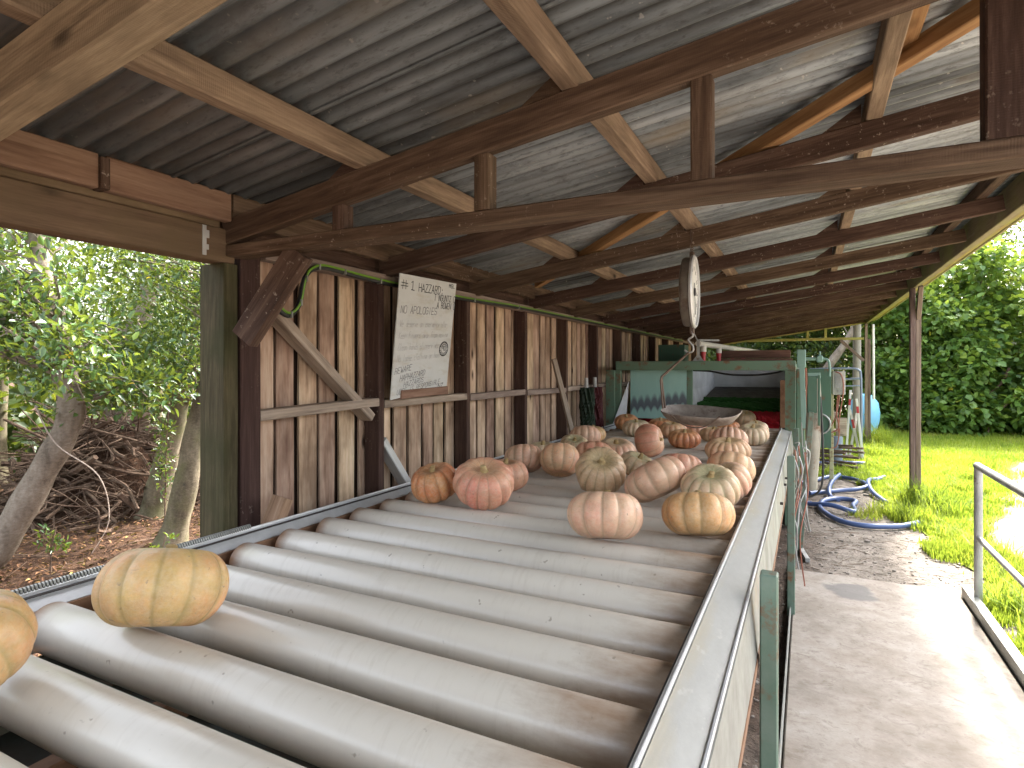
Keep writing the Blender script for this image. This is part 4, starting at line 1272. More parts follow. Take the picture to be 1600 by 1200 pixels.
for i in range(9):
    x = random.uniform(-.11, .02); y = random.uniform(4.6, 6.2)
    pts = [(x, y, 1.0 + random.uniform(-.1, .1))]
    for q in range(4):
        pts.append((x + random.uniform(-.04, .05), y + random.uniform(-.1, .1), .85 - q * .22 + random.uniform(-.05, .05)))
    mb = MB(); mb.tube(spline(pts), random.choice((.004, .006, .008)), 6); mb.build('grey_cable', M_STEELRAIL, t)
for i in range(3):
    x = random.uniform(-.10, 0); y = random.uniform(4.4, 5.6)
    mb = MB(); mb.tube(spline([(x, y, 1.0), (x + .02, y + .1, .7), (x - .03, y - .05, .4), (x, y, .05)]), .005, 6); mb.build('red_cable', M_ORANGEC, t)

# control post, box, pipe frame
t = thing('control_post', 'pale yellow steel post carrying a grey switch box right of the washer', 'control post', (.29, 9, 0))
mb = MB(); mb.box((.285, 9.0, .78), (.05, .05, 1.6), None, .004); mb.build('post', metal('pale yellow green paint', rgba(.45, .45, .26), rgba(.34, .30, .16), .55, 0., .5, 5., .4), t)
mb = MB(); mb.box((.37, 8.98, 1.40), (.15, .09, .31), None, .006); bx = mb.build('switch_box', M_CTRL, t)
mb = MB(); mb.box((.36, 8.93, 1.43), (.07, .012, .20), None, .002); mb.tube([(.375, 8.93, 1.30), (.375, 8.91, 1.30)], .022, 12); mb.build('switch_plate', M_STEELRAIL, bx)
mb = MB()
mb.tube(spline([(.33, 8.92, 1.55), (.40, 8.90, 1.5), (.42, 8.9, 1.3), (.38, 8.9, 1.0), (.36, 8.9, .75)]), .008, 6)
mb.tube(spline([(.36, 8.95, 1.25), (.34, 8.9, 1.0), (.36, 8.9, .8), (.2, 8.9, .72), (.05, 8.9, .7)]), .009, 6)
mb.tube(spline([(.38, 8.95, 1.25), (.33, 8.9, .95), (.18, 8.9, .62), (.33, 8.9, .55), (.38, 8.9, .8)]), .007, 6)
mb.build('cables', M_ORANGEC, t)
t = thing('pipe_frame', 'blue grey bent pipe frame standing behind the switch box', 'pipe frame', (.45, 12.4, 0))
mb = MB(); mb.tube(spline([(.04, 12.4, 1.58), (.42, 12.4, 1.59), (.73, 12.4, 1.59), (.83, 12.4, 1.56), (.86, 12.4, 1.47), (.87, 12.4, .95), (.87, 12.4, 0)]), .021, 10); mb.build('top_bend', M_BLUEPIPE, t)
mb = MB(); mb.tube([(.86, 12.4, 1.41), (.57, 12.4, 1.39), (.53, 12.4, 1.33)], .02, 8); mb.tube([(.86, 12.4, 1.28), (.38, 12.4, 1.25)], .014, 8); mb.build('cross_pipe', M_BLUEPIPE, t)
mb = MB(); mb.tube([(.05, 12.4, 1.58), (.05, 12.4, 0)], .021, 10); mb.build('upright', M_BLUEPIPE, t)
t = thing('junk_pile', 'clutter of old pipes, a can and boards lying behind the switch post', 'junk', (.4, 11, 0))
mb = MB()
for i in range(9):
    a = random.uniform(-.5, .5)
    mb.tube([(random.uniform(-.1, .3), 10.8 + i * .08, .04 + i * .03), (random.uniform(.5, .8), 10.5 + i * .08 + a, .05 + i * .04)], .018, 8)
mb.build('pipes', M_POST, t)
mb = MB(); mb.lathe([(0, 0), (.09, 0), (.10, .42), (.0, .42)], Matrix.Translation((.42, 11.1, .05)), 14); mb.build('can', M_BLUEPIPE, t)
mb = MB(); mb.box((.33, 11.3, .55), (.38, .3, .03), None, .004); mb.box((.50, 11.25, .62), (.16, .02, .30), None, .004); mb.box((.3, 11.35, .8), (.3, .02, .12), None, .003); mb.build('boards', M_RAIL, t)

# barricade legs
def bands_bar(mb_w, mb_r, p0, p1, w_, d_, segs):
    p0, p1 = Vector(p0), Vector(p1)
    c = 0.
    for a, b, red in segs:
        (mb_r if red else mb_w).bar(p0.lerp(p1, a), p0.lerp(p1, b), w_, d_, (0, 1, 0))
t = thing('barricade', 'white folding barricade legs with red bands leaning in front of the far post', 'barricade', (.72, 12, 0))
for p0, p1, segs in (((.675, 12, 1.21), (.60, 11.95, .0), [(0, .13, 0), (.13, .22, 1), (.22, 1, 0)]),
                     ((.76, 11.9, 1.06), (.86, 11.9, .0), [(0, .12, 0), (.12, .23, 1), (.23, 1, 0)]),
                     ((.67, 12.04, .86), (.83, 12.02, .02), [(0, .20, 0), (.20, .38, 1), (.38, 1, 0)]),
                     ((.78, 12.08, .8), (.66, 12.06, .02), [(0, 1, 0)])):
    mw, mr = MB(), MB()
    bands_bar(mw, mr, p0, p1, .035, .115, segs)
    lg = mw.build('leg', M_WHITEP, t)
    if mr.v: mr.build('red_band', M_REDF, lg)
t = thing('plastic_drum', 'light blue plastic drum standing behind the far shed post', 'drum', (1.32, 15.5, 0))
mb = MB(); mb.lathe([(0, 0), (.17, 0), (.20, .06), (.30, .40), (.315, .6), (.28, .82), (.16, .99), (.0, 1.02)], Matrix.Translation((1.14, 15.5, 0)), 28); mb.build('shell', M_DRUM, t)
t = thing('teal_board', 'teal painted board leaning low against the far shed post', 'board', (1.25, 14.9, 0))
mb = MB(); mb.bar((1.10, 14.9, .60), (1.42, 14.9, .04), .03, .13, (0, 1, 0)); mb.build('board', M_TEAL, t)
t = thing('utility_pole', 'pale grey round pole beyond the open end of the shed', 'pole', (.97, 15.1, 0))
mb = MB(); mb.tube([(.97, 15.1, -.1), (.975, 15.1, 2.), (.98, 15.1, 6.)], [.085, .08, .07], 14); mb.build('shaft', M_CONCPOLE, t)
t = thing('white_pipe', 'thin white plastic pipe fixed upright on the outside of the far post', 'pipe', (1.21, 14.2, 0))
mb = MB(); mb.tube([(1.215, 14.2, .95), (1.205, 14.2, 2.5)], .025, 10); mb.build('tube', M_WHITEP, t)

# spare brushes by the wall
for i, (x, y, m_, lb) in enumerate(((-2.0, 5.75, M_BRGD, 'spare dark green bristle brush leaning on the shaded board wall'), (-2.0, 6.02, M_BRRD, 'spare dark red bristle brush leaning on the wall beside the washer'))):
    t = thing('spare_brush', lb, 'brush', (x, y, .6))
    mb = MB(); vs = []; fs = []; n = 22
    for j in range(26):
        for k in range(n):
            rr = .085 * (1 - (.2 if (j + k) % 2 else 0) - random.uniform(0, .15)); a = 2 * PI * k / n + j * .2
            vs.append((x + rr * math.cos(a) - j * .001, y + rr * math.sin(a), .55 + j * .034))
    for j in range(25):
        for k in range(n): fs.append((j * n + k, j * n + (k + 1) % n, (j + 1) * n + (k + 1) % n, (j + 1) * n + k))
    mb.add(vs, fs); mb.build('bristles', m_, t)
    mb = MB(); mb.tube([(x, y, .1), (x - .03, y, 1.5)], .02, 8); mb.build('core_shaft', M_STEELRAIL, t)

# hoses on the ground
def hose(label, pts, r=.026):
    t_ = thing('hose', label, 'hose', pts[0], 'hoses on the dirt beside the shed')
    mb = MB(); mb.tube(spline(pts, 8), r, 10); mb.build('tube', M_HOSE, t_)
hose('blue hose lying in a wide loop on the dirt beyond the chute', [(-.08, 9.0, .03), (.1, 9.3, .03), (.32, 9.74, .03), (.59, 9.55, .04), (.70, 8.98, .07), (.57, 8.74, .05), (.35, 8.61, .035), (.02, 8.27, .035)])
hose('blue hose coiled nearest the slab with its end running into the grass', [(-.06, 7.7, .03), (.04, 7.62, .035), (.24, 7.48, .07), (.45, 7.42, .035), (.46, 7.75, .035), (.50, 8.02, .035), (.33, 8.08, .035), (.17, 7.88, .035), (.13, 7.42, .035), (.28, 6.97, .03), (.5, 6.83, .03), (.80, 6.95, .03), (1.0, 7.2, .03)])
hose('short blue hose end crossing over the wide loop near the grass', [(.98, 9.9, .05), (.88, 9.66, .05), (.73, 9.25, .085), (.72, 8.6, .06), (.82, 8.12, .03)])
hose('short blue hose piece crossing under the wide loop near the chute', [(.40, 9.5, .10), (.30, 9.0, .09), (.24, 8.42, .08), (.25, 8.2, .03), (.33, 8.05, .02)])
hose('straight blue hose lying in the weeds in front of the barricade', [(-.05, 10.7, .05), (.17, 10.81, .06), (.45, 11.02, .06), (.83, 11.08, .06)])


# ------------------------------------------------------------------ vegetation
def leaf_mesh(name, pos, axis, nrm_, size, rnd, mat, parent, M, wd=.5, fold=.10):
    N = len(pos)
    axis = axis / np.linalg.norm(axis, axis=1, keepdims=True)
    side = np.cross(nrm_, axis); ln = np.linalg.norm(side, axis=1, keepdims=True); ln[ln < 1e-6] = 1
    side /= ln
    up = np.cross(axis, side)
    L = size[:, None]
    tpl = [(0, 0, 0), (.35, .5, fold), (.75, .33, fold * .6), (1, 0, -fold * .6), (.75, -.33, fold * .6), (.35, -.5, fold)]
    V = np.empty((N, 6, 3))
    for i, (a, s_, u) in enumerate(tpl):
        V[:, i] = pos + axis * (a * L) + side * (s_ * wd * L) + up * (u * L)
    inv = np.array(M.inverted())
    V = V.reshape(-1, 3) @ inv[:3, :3].T + inv[:3, 3]
    base = (np.arange(N) * 6)[:, None]
    idx = np.concatenate([base + np.array([0, 1, 2, 3]), base + np.array([0, 3, 4, 5])], axis=1).reshape(-1)
    me = bpy.data.meshes.new(name)
    me.vertices.add(N * 6); me.vertices.foreach_set('co', V.reshape(-1).astype(np.float32))
    me.loops.add(N * 8); me.loops.foreach_set('vertex_index', idx.astype(np.int32))
    me.polygons.add(N * 2)
    me.polygons.foreach_set('loop_start', (np.arange(N * 2) * 4).astype(np.int32))
    at = me.attributes.new('rnd', 'FLOAT', 'POINT'); at.data.foreach_set('value', np.repeat(rnd, 6).astype(np.float32))
    me.materials.append(mat); me.update(calc_edges=True); me.validate()
    o = bpy.data.objects.new(name, me)
    return reg(o, M, parent)


def unit(n):
    v = rng.normal(size=(n, 3)); return v / np.linalg.norm(v, axis=1, keepdims=True)


def tree(name, label, cat, path, rad, crowns, lsize, lmat, bmat, group=None, wd=.5, nlimb=1.0, droop=.0, per=60, rc=.34):
    """path: trunk polyline; crowns: (centre, radii, clump count). Twigs join each clump to the trunk."""
    path = [Vector(p) for p in path]
    t_ = thing(name, label, cat, path[0], group)
    M = W[t_.name]
    mb = MB()
    sp_ = spline(path, 5)
    n = len(sp_)
    rr = [rad * (1 - .62 * i / (n - 1)) * (1 + .06 * math.sin(i * 1.7)) for i in range(n)]
    rr[0] *= 1.35
    if n > 2: rr[1] *= 1.1
    mb.tube(sp_, rr, 12)
    P_, A_, N__, Z_, R_ = [], [], [], [], []
    for c, r3, k in crowns:
        c = np.array(c); r3 = np.array(r3)
        u = unit(k) * (rng.random((k, 1)) ** .45)
        cc = c + u * r3
        for q in cc:
            q = Vector(q)
            if random.random() < nlimb:
                j = min(range(n), key=lambda i: (sp_[i] - q).length + .35 * abs(sp_[i].z - q.z + .5) + random.random() * .5)
                a = sp_[j]; d = q - a
                md = a + d * .5 + Vector((random.uniform(-.12, .12), random.uniform(-.12, .12), .12 * d.length + random.uniform(-.1, .1)))
                w_ = min(rr[j] * .45, .008 + .010 * d.length)
                mb.tube(spline([a, md, q], 4), [w_ * (1 - .8 * i / 8) for i in range(9)], 5)
            m = int(per * random.uniform(.6, 1.4))
            rloc = rc * random.uniform(.7, 1.3)
            dv = unit(m)
            pp = np.array(q) + dv * (rng.random((m, 1)) ** .5) * rloc * np.array([1, 1, .7])
            ax = dv + unit(m) * .8 + np.array([0, 0, .15 - droop])
            nm = unit(m) * .75 + np.array([0, 0, 1.0])
            P_.append(pp); A_.append(ax); N__.append(nm)
            Z_.append(lsize * rng.uniform(.6, 1.25, m))
            R_.append(np.clip(rng.normal(.38 + random.uniform(-.14, .22), .2, m), 0, .97) + (rng.random(m) < .006) * .5)
    mb.build('trunk', bmat, t_, M)
    leaf_mesh('crown', np.concatenate(P_), np.concatenate(A_), np.concatenate(N__), np.concatenate(Z_), np.clip(np.concatenate(R_), 0, 1), lmat, t_, M, wd)
    return t_


# left thicket
def twigs(label, lines):
    t = thing('branch', label, 'branch', lines[0][0])
    mb = MB()
    for l in lines:
        sp = spline(l, 6); mb.tube(sp, [.0065 * (1 - .65 * i / (len(sp) - 1)) for i in range(len(sp))], 6)
    mb.build('wood', M_RAIL, t)
G0 = -.12
tree('tree', 'grey tree leaning in from the left edge and forking upright, nearest in the thicket', 'tree', [(-6.08, 2.32, G0), (-5.87, 2.43, .17), (-5.57, 2.58, .74), (-5.36, 2.68, 1.2), (-5.42, 2.66, 1.6), (-5.48, 2.62, 2.09), (-5.6, 2.57, 2.55), (-5.7, 2.6, 3.6)], .13,
     [((-5.6, 2.4, 2.05), (1.1, .7, .62), 62), ((-5.7, 2.5, 3.1), (1.3, 1.0, .6), 45), ((-5.1, 2.9, 1.50), (.40, .4, .16), 14)], .074, M_LEAF, M_BARK, nlimb=.7)
tree('tree', 'thick pale trunk leaning right with a knot, in the middle of the thicket', 'tree', [(-9.15, 5.04, G0), (-9.02, 5.1, .8), (-8.9, 5.16, 1.74), (-8.71, 5.26, 2.3), (-8.44, 5.39, 3.28), (-8.1, 5.5, 4.4)], .22,
     [((-8.9, 5.3, 4.2), (1.6, 1.2, .9), 50), ((-7.6, 5.2, 1.8), (.9, .7, .4), 30), ((-9.3, 4.2, 1.9), (.9, .7, .5), 30)], .08, M_LEAF, M_BARK, nlimb=.6)
tree('tree', 'mossy trunk leaning right close behind the green corner post', 'tree', [(-5.50, 3.62, G0), (-5.37, 3.68, .46), (-5.25, 3.74, 1.14), (-5.13, 3.8, 1.6), (-4.95, 3.9, 2.4), (-4.8, 4.0, 3.3)], .125,
     [((-5.35, 3.55, 1.75), (.55, .5, .35), 30), ((-5.3, 3.6, 2.5), (.8, .6, .5), 34)], .062, M_LEAF, M_BARKM, nlimb=.6)
tree('tree', 'slender mossy double stemmed tree left of the mossy trunk by the corner post', 'tree', [(-6.57, 4.09, G0), (-6.48, 4.14, .3), (-6.38, 4.18, .71), (-6.25, 4.25, 1.35), (-6.1, 4.32, 2.1), (-6.0, 4.4, 3.2)], .15,
     [((-6.2, 4.1, 1.55), (.75, .6, .45), 36), ((-6.0, 4.2, 2.7), (.8, .8, .7), 34)], .062, M_LEAF, M_BARKM, nlimb=.6)
gl = 'leafy evergreen tree deep in the thicket behind the brush pile'
for (x, y, h, k) in ((-8.6, 3.0, 4.6, 1), (-9.2, 5.6, 5.2, 1), (-8.2, 7.4, 4.8, 1), (-10.8, 4.4, 5.6, 1), (-11.5, 7.2, 5.6, 1), (-7.9, 1.4, 4.4, 1), (-12.6, 2.6, 5.8, 1), (-9.8, .8, 5.0, 1), (-6.8, 6.0, 4.2, 1), (-7.4, 8.6, 5., 1)):
    tree('tree', gl, 'tree', [(x, y, G0), (x + random.uniform(-.2, .2), y + .1, h * .3), (x + random.uniform(-.3, .3), y, h * .6), (x + .1, y + random.uniform(-.2, .2), h)], .13,
         [((x, y, h * .52), (1.25, 1.25, h * .24), 46), ((x, y, h * .85), (1.2, 1.2, h * .22), 30)], .085, M_LEAF3 if x < -9 else M_LEAF, M_BARKM, 'trees deep in the left thicket', nlimb=.35, rc=.42, per=64)
twigs('pale bare branch drooping in long curves from the forked leaning tree', [
    [(-5.35, 2.55, 1.93), (-5.28, 2.45, 1.97), (-5.35, 2.3, 1.9), (-5.45, 2.12, 1.72), (-5.5, 2.0, 1.6)],
    [(-5.35, 2.55, 1.93), (-5.2, 2.58, 1.85), (-5.18, 2.6, 1.62), (-5.12, 2.64, 1.4), (-5.05, 2.7, 1.28)],
    [(-5.35, 2.55, 1.93), (-5.1, 2.75, 1.87), (-5.0, 2.85, 1.7), (-4.95, 2.92, 1.5), (-4.86, 3.0, 1.36)]])
twigs('thin bare branch arching out from behind the mossy trunk', [
    [(-4.9, 3.85, 1.95), (-4.75, 3.8, 2.0), (-4.6, 3.65, 1.9), (-4.45, 3.6, 1.72)],
    [(-5.1, 3.6, 1.45), (-4.95, 3.5, 1.62), (-4.7, 3.5, 1.58), (-4.5, 3.55, 1.45)]])
twigs('dead pale twig hanging down over the leaf litter by the leaning trunk', [
    [(-5.5, 2.5, 1.3), (-5.3, 2.55, 1.0), (-5.0, 2.7, .75), (-4.95, 2.75, .4), (-5.0, 2.65, .15)]])
# low leafy shoots
def shoot(label, x, y, h, k, z0=None):
    z0 = zg(x, y) if z0 is None else z0
    tree('sapling', label, 'sapling', [(x, y, z0), (x + .02, y, z0 + h * .5), (x + .04, y + .02, z0 + h)], .008, [((x, y, z0 + h * .65), (.10, .10, h * .4), k)], .05, M_LEAF, M_TWIG, per=9, rc=.07, nlimb=1.)
shoot('small dark green sapling growing from the leaf litter near the leaning trunk', -5.70, 2.70, .38, 9)
shoot('tall thin leafy sapling in front of the slender mossy tree', -5.75, 3.72, 1.45, 34)
shoot('tiny yellow green sapling in the leaf litter left of the big pumpkin', -5.0, 3.2, .28, 5)

# brush pile
bp = MB()
for i in range(650):
    a = random.uniform(0, 2 * PI); r = random.random() ** .6
    x = -7.75 + 1.25 * r * math.cos(a); y = 4.25 + .95 * r * math.sin(a)
    z = G0 + max(.02, 1.15 * (1 - r * r) * random.uniform(.45, 1.02))
    d = Vector((random.uniform(-1, 1), random.uniform(-1, 1), random.uniform(-.5, .42))).normalized()
    L = random.uniform(.25, .95)
    p = Vector((x, y, z))
    m_ = p + d * L * .5 + Vector((random.uniform(-.07, .07), random.uniform(-.07, .07), random.uniform(-.05, .08)))
    r_ = random.choice((.004, .005, .007, .010, .018)) if i > 14 else .035
    pts = [p - d * L * .5, p, m_, p + d * L]
    for q in pts: q.z = max(q.z, G0 + .01)
    bp.tube(spline(pts, 3), r_, 5)
t = thing('brush_pile', 'tangled heap of dead brown branches on the thicket floor', 'brush pile', (-7.75, 4.25, G0)); bp.build('branches', M_TWIG, t)
mb = MB()
vs = []; fs = []
for j in range(13):
    for i in range(24):
        a = 2 * PI * i / 24; r = j / 12
        x = -7.75 + 1.15 * r * math.cos(a); y = 4.3 + .85 * r * math.sin(a)
        vs.append((x, y, G0 - .05 + .92 * (1 - r * r) * (1 + .35 * noise.noise(Vector((x * 3, y * 3, 1))))))
for j in range(12):
    for i in range(24): fs.append((j * 24 + i, j * 24 + (i + 1) % 24, (j + 1) * 24 + (i + 1) % 24, (j + 1) * 24 + i))
mb.add(vs, fs, True); mb.build('leaf_mould', M_GROUND, t)

# litter on the thicket floor
N = 26000
x = rng.uniform(-11, -2.3, N); y = rng.uniform(.5, 9.5, N)
z = np.array([zg(a, b) for a, b in zip(x, y)]) + rng.uniform(.0, .025, N)
dv = unit(N) * np.array([1, 1, .35]); nn = unit(N) * .45 + np.array([0, 0, 1.])
lt_ = leaf_mesh('leaf_litter', np.stack([x, y, z], 1), dv, nn, rng.uniform(.02, .07, N), np.clip(rng.beta(2, 2.4, N) + (rng.random(N) < .02) * .5, 0, 1), M_LITTER, None, Matrix.Identity(4), .42, .12)
tag(lt_, 'brown fallen leaves covering the floor of the thicket', 'leaf litter', kind='stuff')
mb = MB()
for i in range(420):
    x = random.uniform(-9, -2.4); y = random.uniform(1.0, 8.0); a = random.uniform(0, PI); L = random.uniform(.1, .55)
    z = zg(x, y) + .012
    mb.tube([(x, y, z), (x + math.cos(a) * L * .5, y + math.sin(a) * L * .5, z + random.uniform(0, .04)), (x + math.cos(a + .2) * L, y + math.sin(a + .2) * L, z)], random.choice((.003, .004, .006)), 4)
for i in range(150):
    x = random.uniform(-.1, 1.2); y = random.uniform(5.2, 7.4); a = random.gauss(.3, .7); L = random.uniform(.04, .20)
    z = zg(x, y) + .006
    mb.tube([(x, y, z), (x + math.cos(a) * L, y + math.sin(a) * L, z + random.uniform(0, .01))], random.choice((.001, .0014, .002)), 4)
o = mb.build('twig_litter', M_TWIG); tag(o, 'dry twigs scattered over the bare ground', 'twigs', kind='stuff')
mb = MB()
for i in range(1500):
    x = random.uniform(-.9, 1.15); y = random.uniform(5.1, 8.6) if i % 3 else random.uniform(1.5, 6)
    if y < 5.2 and x > -.12: x = random.uniform(-.9, -.13)
    s_ = random.choice((.004, .006, .008, .012)) * random.uniform(.7, 1.5) if i > 14 else random.uniform(.018, .035)
    bm = bmesh.new(); bmesh.ops.create_icosphere(bm, subdivisions=1, radius=1)
    sq = Vector((random.uniform(.7, 1.3), random.uniform(.7, 1.3), random.uniform(.45, .8))) * s_
    bm.verts.index_update()
    mb.add([Vector((v.co.x * sq.x + x, v.co.y * sq.y + y, v.co.z * sq.z + zg(x, y) + s_ * .3)) for v in bm.verts], [[v.index for v in f.verts] for f in bm.faces], True)
    bm.free()
o = mb.build('loose_gravel', flat('pale pebbles', rgba(.33, .29, .25), .9, .2, .5, 9.)); tag(o, 'loose pebbles in the dirt beside the slab', 'pebbles', kind='stuff')

# grass
def grass(name, label, pts, hgt, wid, mat, lean=.55):
    N = len(pts)
    P0 = np.array(pts)
    h = hgt * rng.uniform(.5, 1.25, N); a = rng.uniform(0, 2 * PI, N)
    d = np.stack([np.cos(a), np.sin(a), np.zeros(N)], 1); s_ = np.stack([-np.sin(a), np.cos(a), np.zeros(N)], 1)
    ln = rng.uniform(.1, lean, N)[:, None]
    w_ = (wid * rng.uniform(.6, 1.3, N))[:, None]
    up = np.array([0, 0, 1.])
    m1 = P0 + up * (h * .55)[:, None] + d * ln * (h * .28)[:, None]
    tp = P0 + up * (h * (1 - .25 * ln[:, 0]))[:, None] + d * ln * (h * .95)[:, None]
    V = np.stack([P0 - s_ * w_, P0 + s_ * w_, m1 + s_ * w_ * .75, m1 - s_ * w_ * .75, tp], 1).reshape(-1, 3)
    b = (np.arange(N) * 5)[:, None]
    idx = np.concatenate([b + np.array([0, 1, 2, 3]), b + np.array([3, 2, 4])], 1).reshape(-1)
    me = bpy.data.meshes.new(name)
    me.vertices.add(N * 5); me.vertices.foreach_set('co', V.reshape(-1).astype(np.float32))
    me.loops.add(N * 7); me.loops.foreach_set('vertex_index', idx.astype(np.int32))
    me.polygons.add(N * 2)
    st_ = np.stack([np.arange(N) * 7, np.arange(N) * 7 + 4], 1).reshape(-1)
    me.polygons.foreach_set('loop_start', st_.astype(np.int32))
    at = me.attributes.new('rnd', 'FLOAT', 'POINT'); at.data.foreach_set('value', np.repeat(np.clip(rng.beta(2.2, 2.4, N) * .6 + .2 + .55 * np.array([noise.fractal(Vector((p[0] * 1.1, p[1] * 1.1, 7)), 1., 2., 3) for p in pts]), 0, 1), 5).astype(np.float32))
    me.materials.append(mat); me.update(calc_edges=True); me.validate()
    o = bpy.data.objects.new(name, me); reg(o, Matrix.Identity(4))
    return tag(o, label, 'grass', kind='stuff')


pts = []; hs_ = []
while len(pts) < 95000:
    u = random.random() ** 1.7
    y = 3.9 + u * 16
    a, b = lawn_left(y), min(9., lawn_right(y))
    x = random.uniform(a - .2, b + .3)
    d_ = noise.fractal(Vector((x * 1.4, y * 1.4, 4)), 1., 2., 3)
    edge = min(x - a, b - x)
    if d_ * .9 + edge * 1.6 + .22 < random.random() * .75: continue
    pts.append((x, y, zg(x, y) + .008)); hs_.append(.055 + .05 * max(0, d_) + .012 * max(0, y - 8) * .3)
grass('grass', 'bright yellow green grass growing beside the shed', pts, np.array(hs_), .0042, M_GRASS)
pts = []; hs_ = []
def tuft(x, y, r, n, h):
    for i in range(n):
        a = random.uniform(0, 2 * PI); q = r * random.random() ** .7
        pts.append((x + q * math.cos(a), y + q * math.sin(a), zg(x, y))); hs_.append(h * random.uniform(.6, 1.2))
tuft(1.12, 8.1, .22, 500, .34); tuft(1.25, 7.9, .25, 420, .24); tuft(.80, 7.6, .22, 260, .16); tuft(.98, 7.4, .22, 420, .20); tuft(1.2, 4.9, .16, 300, .20); tuft(1.35, 4.6, .2, 380, .20)
tuft(1.25, 4.35, .16, 240, .16); tuft(.55, 7.4, .18, 160, .10); tuft(1.22, 14.4, .35, 700, .42); tuft(1.0, 12.6, .3, 400, .26); tuft(.5, 10.2, .45, 700, .13); tuft(.25, 10.0, .4, 500, .11); tuft(.7, 9.9, .3, 300, .13); tuft(1.5, 4.75, .2, 240, .16)
for i in range(46):
    y = random.uniform(5.5, 14); x = random.uniform(lawn_left(y), lawn_right(y)); tuft(x, y, random.uniform(.08, .2), 90, random.uniform(.1, .2))
grass('tall_grass', 'longer grass tufts round the shed posts and the handrail', pts, np.array(hs_), .005, M_GRASS, 1.0)

# right-hand hedge and trees
HB = [('broad leaved bush with glossy heart shaped leaves right behind the far shed post', 2.2, 18.4, 1.3, 4.6), ('dense bush with large pale leaves at the right edge of the lawn', 6.0, 17.6, 1.5, 4.4), ('bush with a dark hollow under it in the middle of the hedge', 4.1, 19.2, 1.3, 4.8),
      ('bright leafy bush overhanging the lawn between the post and the hollow', 3.1, 18.0, .9, 3.3), ('tall broad bush far right in the hedge', 7.6, 18.6, 1.5, 5.2), ('low spreading bush closing the far right corner of the lawn', 8.2, 16.8, 1.4, 3.4)]
for lb, x, y, r, h in HB:
    tree('bush', lb, 'bush', [(x, y, 0), (x + .1, y, h * .3), (x - .1, y + .1, h * .7), (x, y, h)], .09,
         [((x, y, h * .40), (r, r * .8, h * .30), 80), ((x, y, h * .75), (r * .95, r * .8, h * .28), 60), ((x, y - .3, h * .22), (r * 1.1, r * .75, h * .17), 52), ((x, y - .5, .35), (r * 1.15, r * .5, .35), 30)], .165, M_LEAF2, M_BARKM, 'hedge bushes beyond the lawn', wd=.8, nlimb=.3, droop=.5, per=52, rc=.42)
gl2 = 'tall evergreen tree rising behind the hedge bushes'
for (x, y, h) in ((1.4, 21.5, 6.6), (4.6, 22.2, 7.6), (8.4, 21.5, 7.4), (11.5, 20.5, 7.), (6.6, 24.5, 7.8)):
    tree('tree', gl2, 'tree', [(x, y, 0), (x + .2, y, h * .35), (x - .2, y + .2, h * .7), (x, y, h)], .17,
         [((x, y, h * .5), (1.7, 1.5, h * .24), 54), ((x, y, h * .8), (1.7, 1.5, h * .2), 46)], .15, M_LEAF, M_BARKM, 'trees behind the hedge', nlimb=.3, per=56, rc=.5)
gl3 = 'dark leafy tree seen through the open far end of the shed'
for (x, y, h) in ((-5.2, 19.5, 6.), (-3.2, 18.2, 5.6), (-1.4, 19.4, 6.2), (.1, 18.6, 5.8), (-7.4, 17.4, 6.), (-2.4, 21.8, 7.), (-9.5, 20, 6.5)):
    tree('tree', gl3, 'tree', [(x, y, 0), (x + .3, y, h * .3), (x + .1, y + .2, h * .6), (x, y, h)], .15,
         [((x, y, h * .42), (1.5, 1.2, h * .30), 90), ((x, y, h * .8), (1.4, 1.2, h * .2), 30)], .14, M_LEAF3, M_BARKM, 'trees past the far end of the shed', nlimb=.3, per=70, rc=.5)
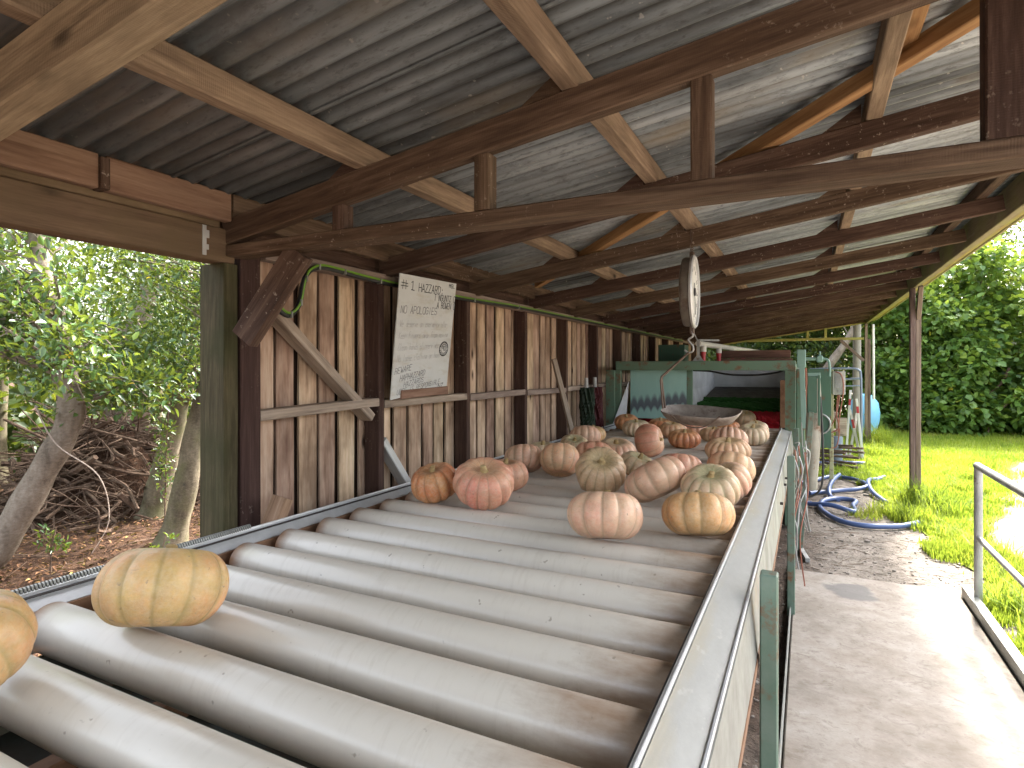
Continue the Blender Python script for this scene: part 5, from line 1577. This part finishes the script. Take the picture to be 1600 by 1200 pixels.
tree('tree', 'bare brown trunk leaning right between the gable tie and the pale pole', 'tree', [(-.25, 17, 0), (.1, 17.05, .9), (.45, 17.1, 1.6), (.95, 17.2, 2.4), (1.5, 17.3, 3.6)], .16, [((.9, 17.4, 3.4), (.9, .8, .5), 30)], .12, M_LEAF3, M_BARK, nlimb=.5)
# bare branches by the hedge foot
for lb, pts in (('thin bare branch arching out of the hollow in the hedge', [(3.2, 17.6, .02), (3.6, 17.7, .7), (4.1, 17.8, 1.2), (4.3, 17.9, 1.6)]), ('forked bare branch standing in front of the hedge hollow', [(3.75, 17.4, .02), (3.95, 17.45, .5), (4.35, 17.5, 1.0)]),
                ('short leaning stump of timber at the foot of the hedge', [(4.55, 17.2, .0), (4.8, 17.3, .3), (5.0, 17.35, .52)])):
    t = thing('branch', lb, 'branch', pts[0]); mb = MB(); mb.tube(spline(pts), .03 if 'stump' not in lb else .13, 7); mb.build('wood', M_TWIG if 'stump' not in lb else M_RAIL, t)
# mass of woodland all round, too far to tell trees apart
P_, A_, N2_, Z_ = [], [], [], []
for (x0, y0, x1, y1, h, k) in ((-11.5, -2, -12.5, 12, 1.5, 110), (-13, -6, -14, 13, 2.0, 120), (-15, -6, -16, 14, 5.5, 150), (-16, 14, -6, 25, 6, 120), (-6, 25, 12, 27, 6.0, 150), (-8, 20.5, 12, 21, 1.4, 150), (-9, 22.5, 3, 23, 6.5, 260), (12, 25, 20, 10, 6., 70)):
    for i in range(k):
        f = random.random()
        c = np.array([x0 + (x1 - x0) * f + random.uniform(-1, 1), y0 + (y1 - y0) * f + random.uniform(-1, 1), random.random() ** .8 * h])
        m = 46; dv = unit(m)
        P_.append(c + dv * (rng.random((m, 1)) ** .5) * .9); A_.append(dv + unit(m) * .8); N2_.append(unit(m) * .8 + np.array([0, 0, 1.])); Z_.append(.24 * rng.uniform(.6, 1.3, m))
n_ = sum(len(p) for p in P_)
o = leaf_mesh('woodland', np.concatenate(P_), np.concatenate(A_), np.concatenate(N2_), np.concatenate(Z_), rng.beta(2, 2.6, n_), M_LEAF3, None, Matrix.Identity(4), .55)
tag(o, 'far mass of dark woodland foliage closing in the yard', 'woodland', kind='stuff')
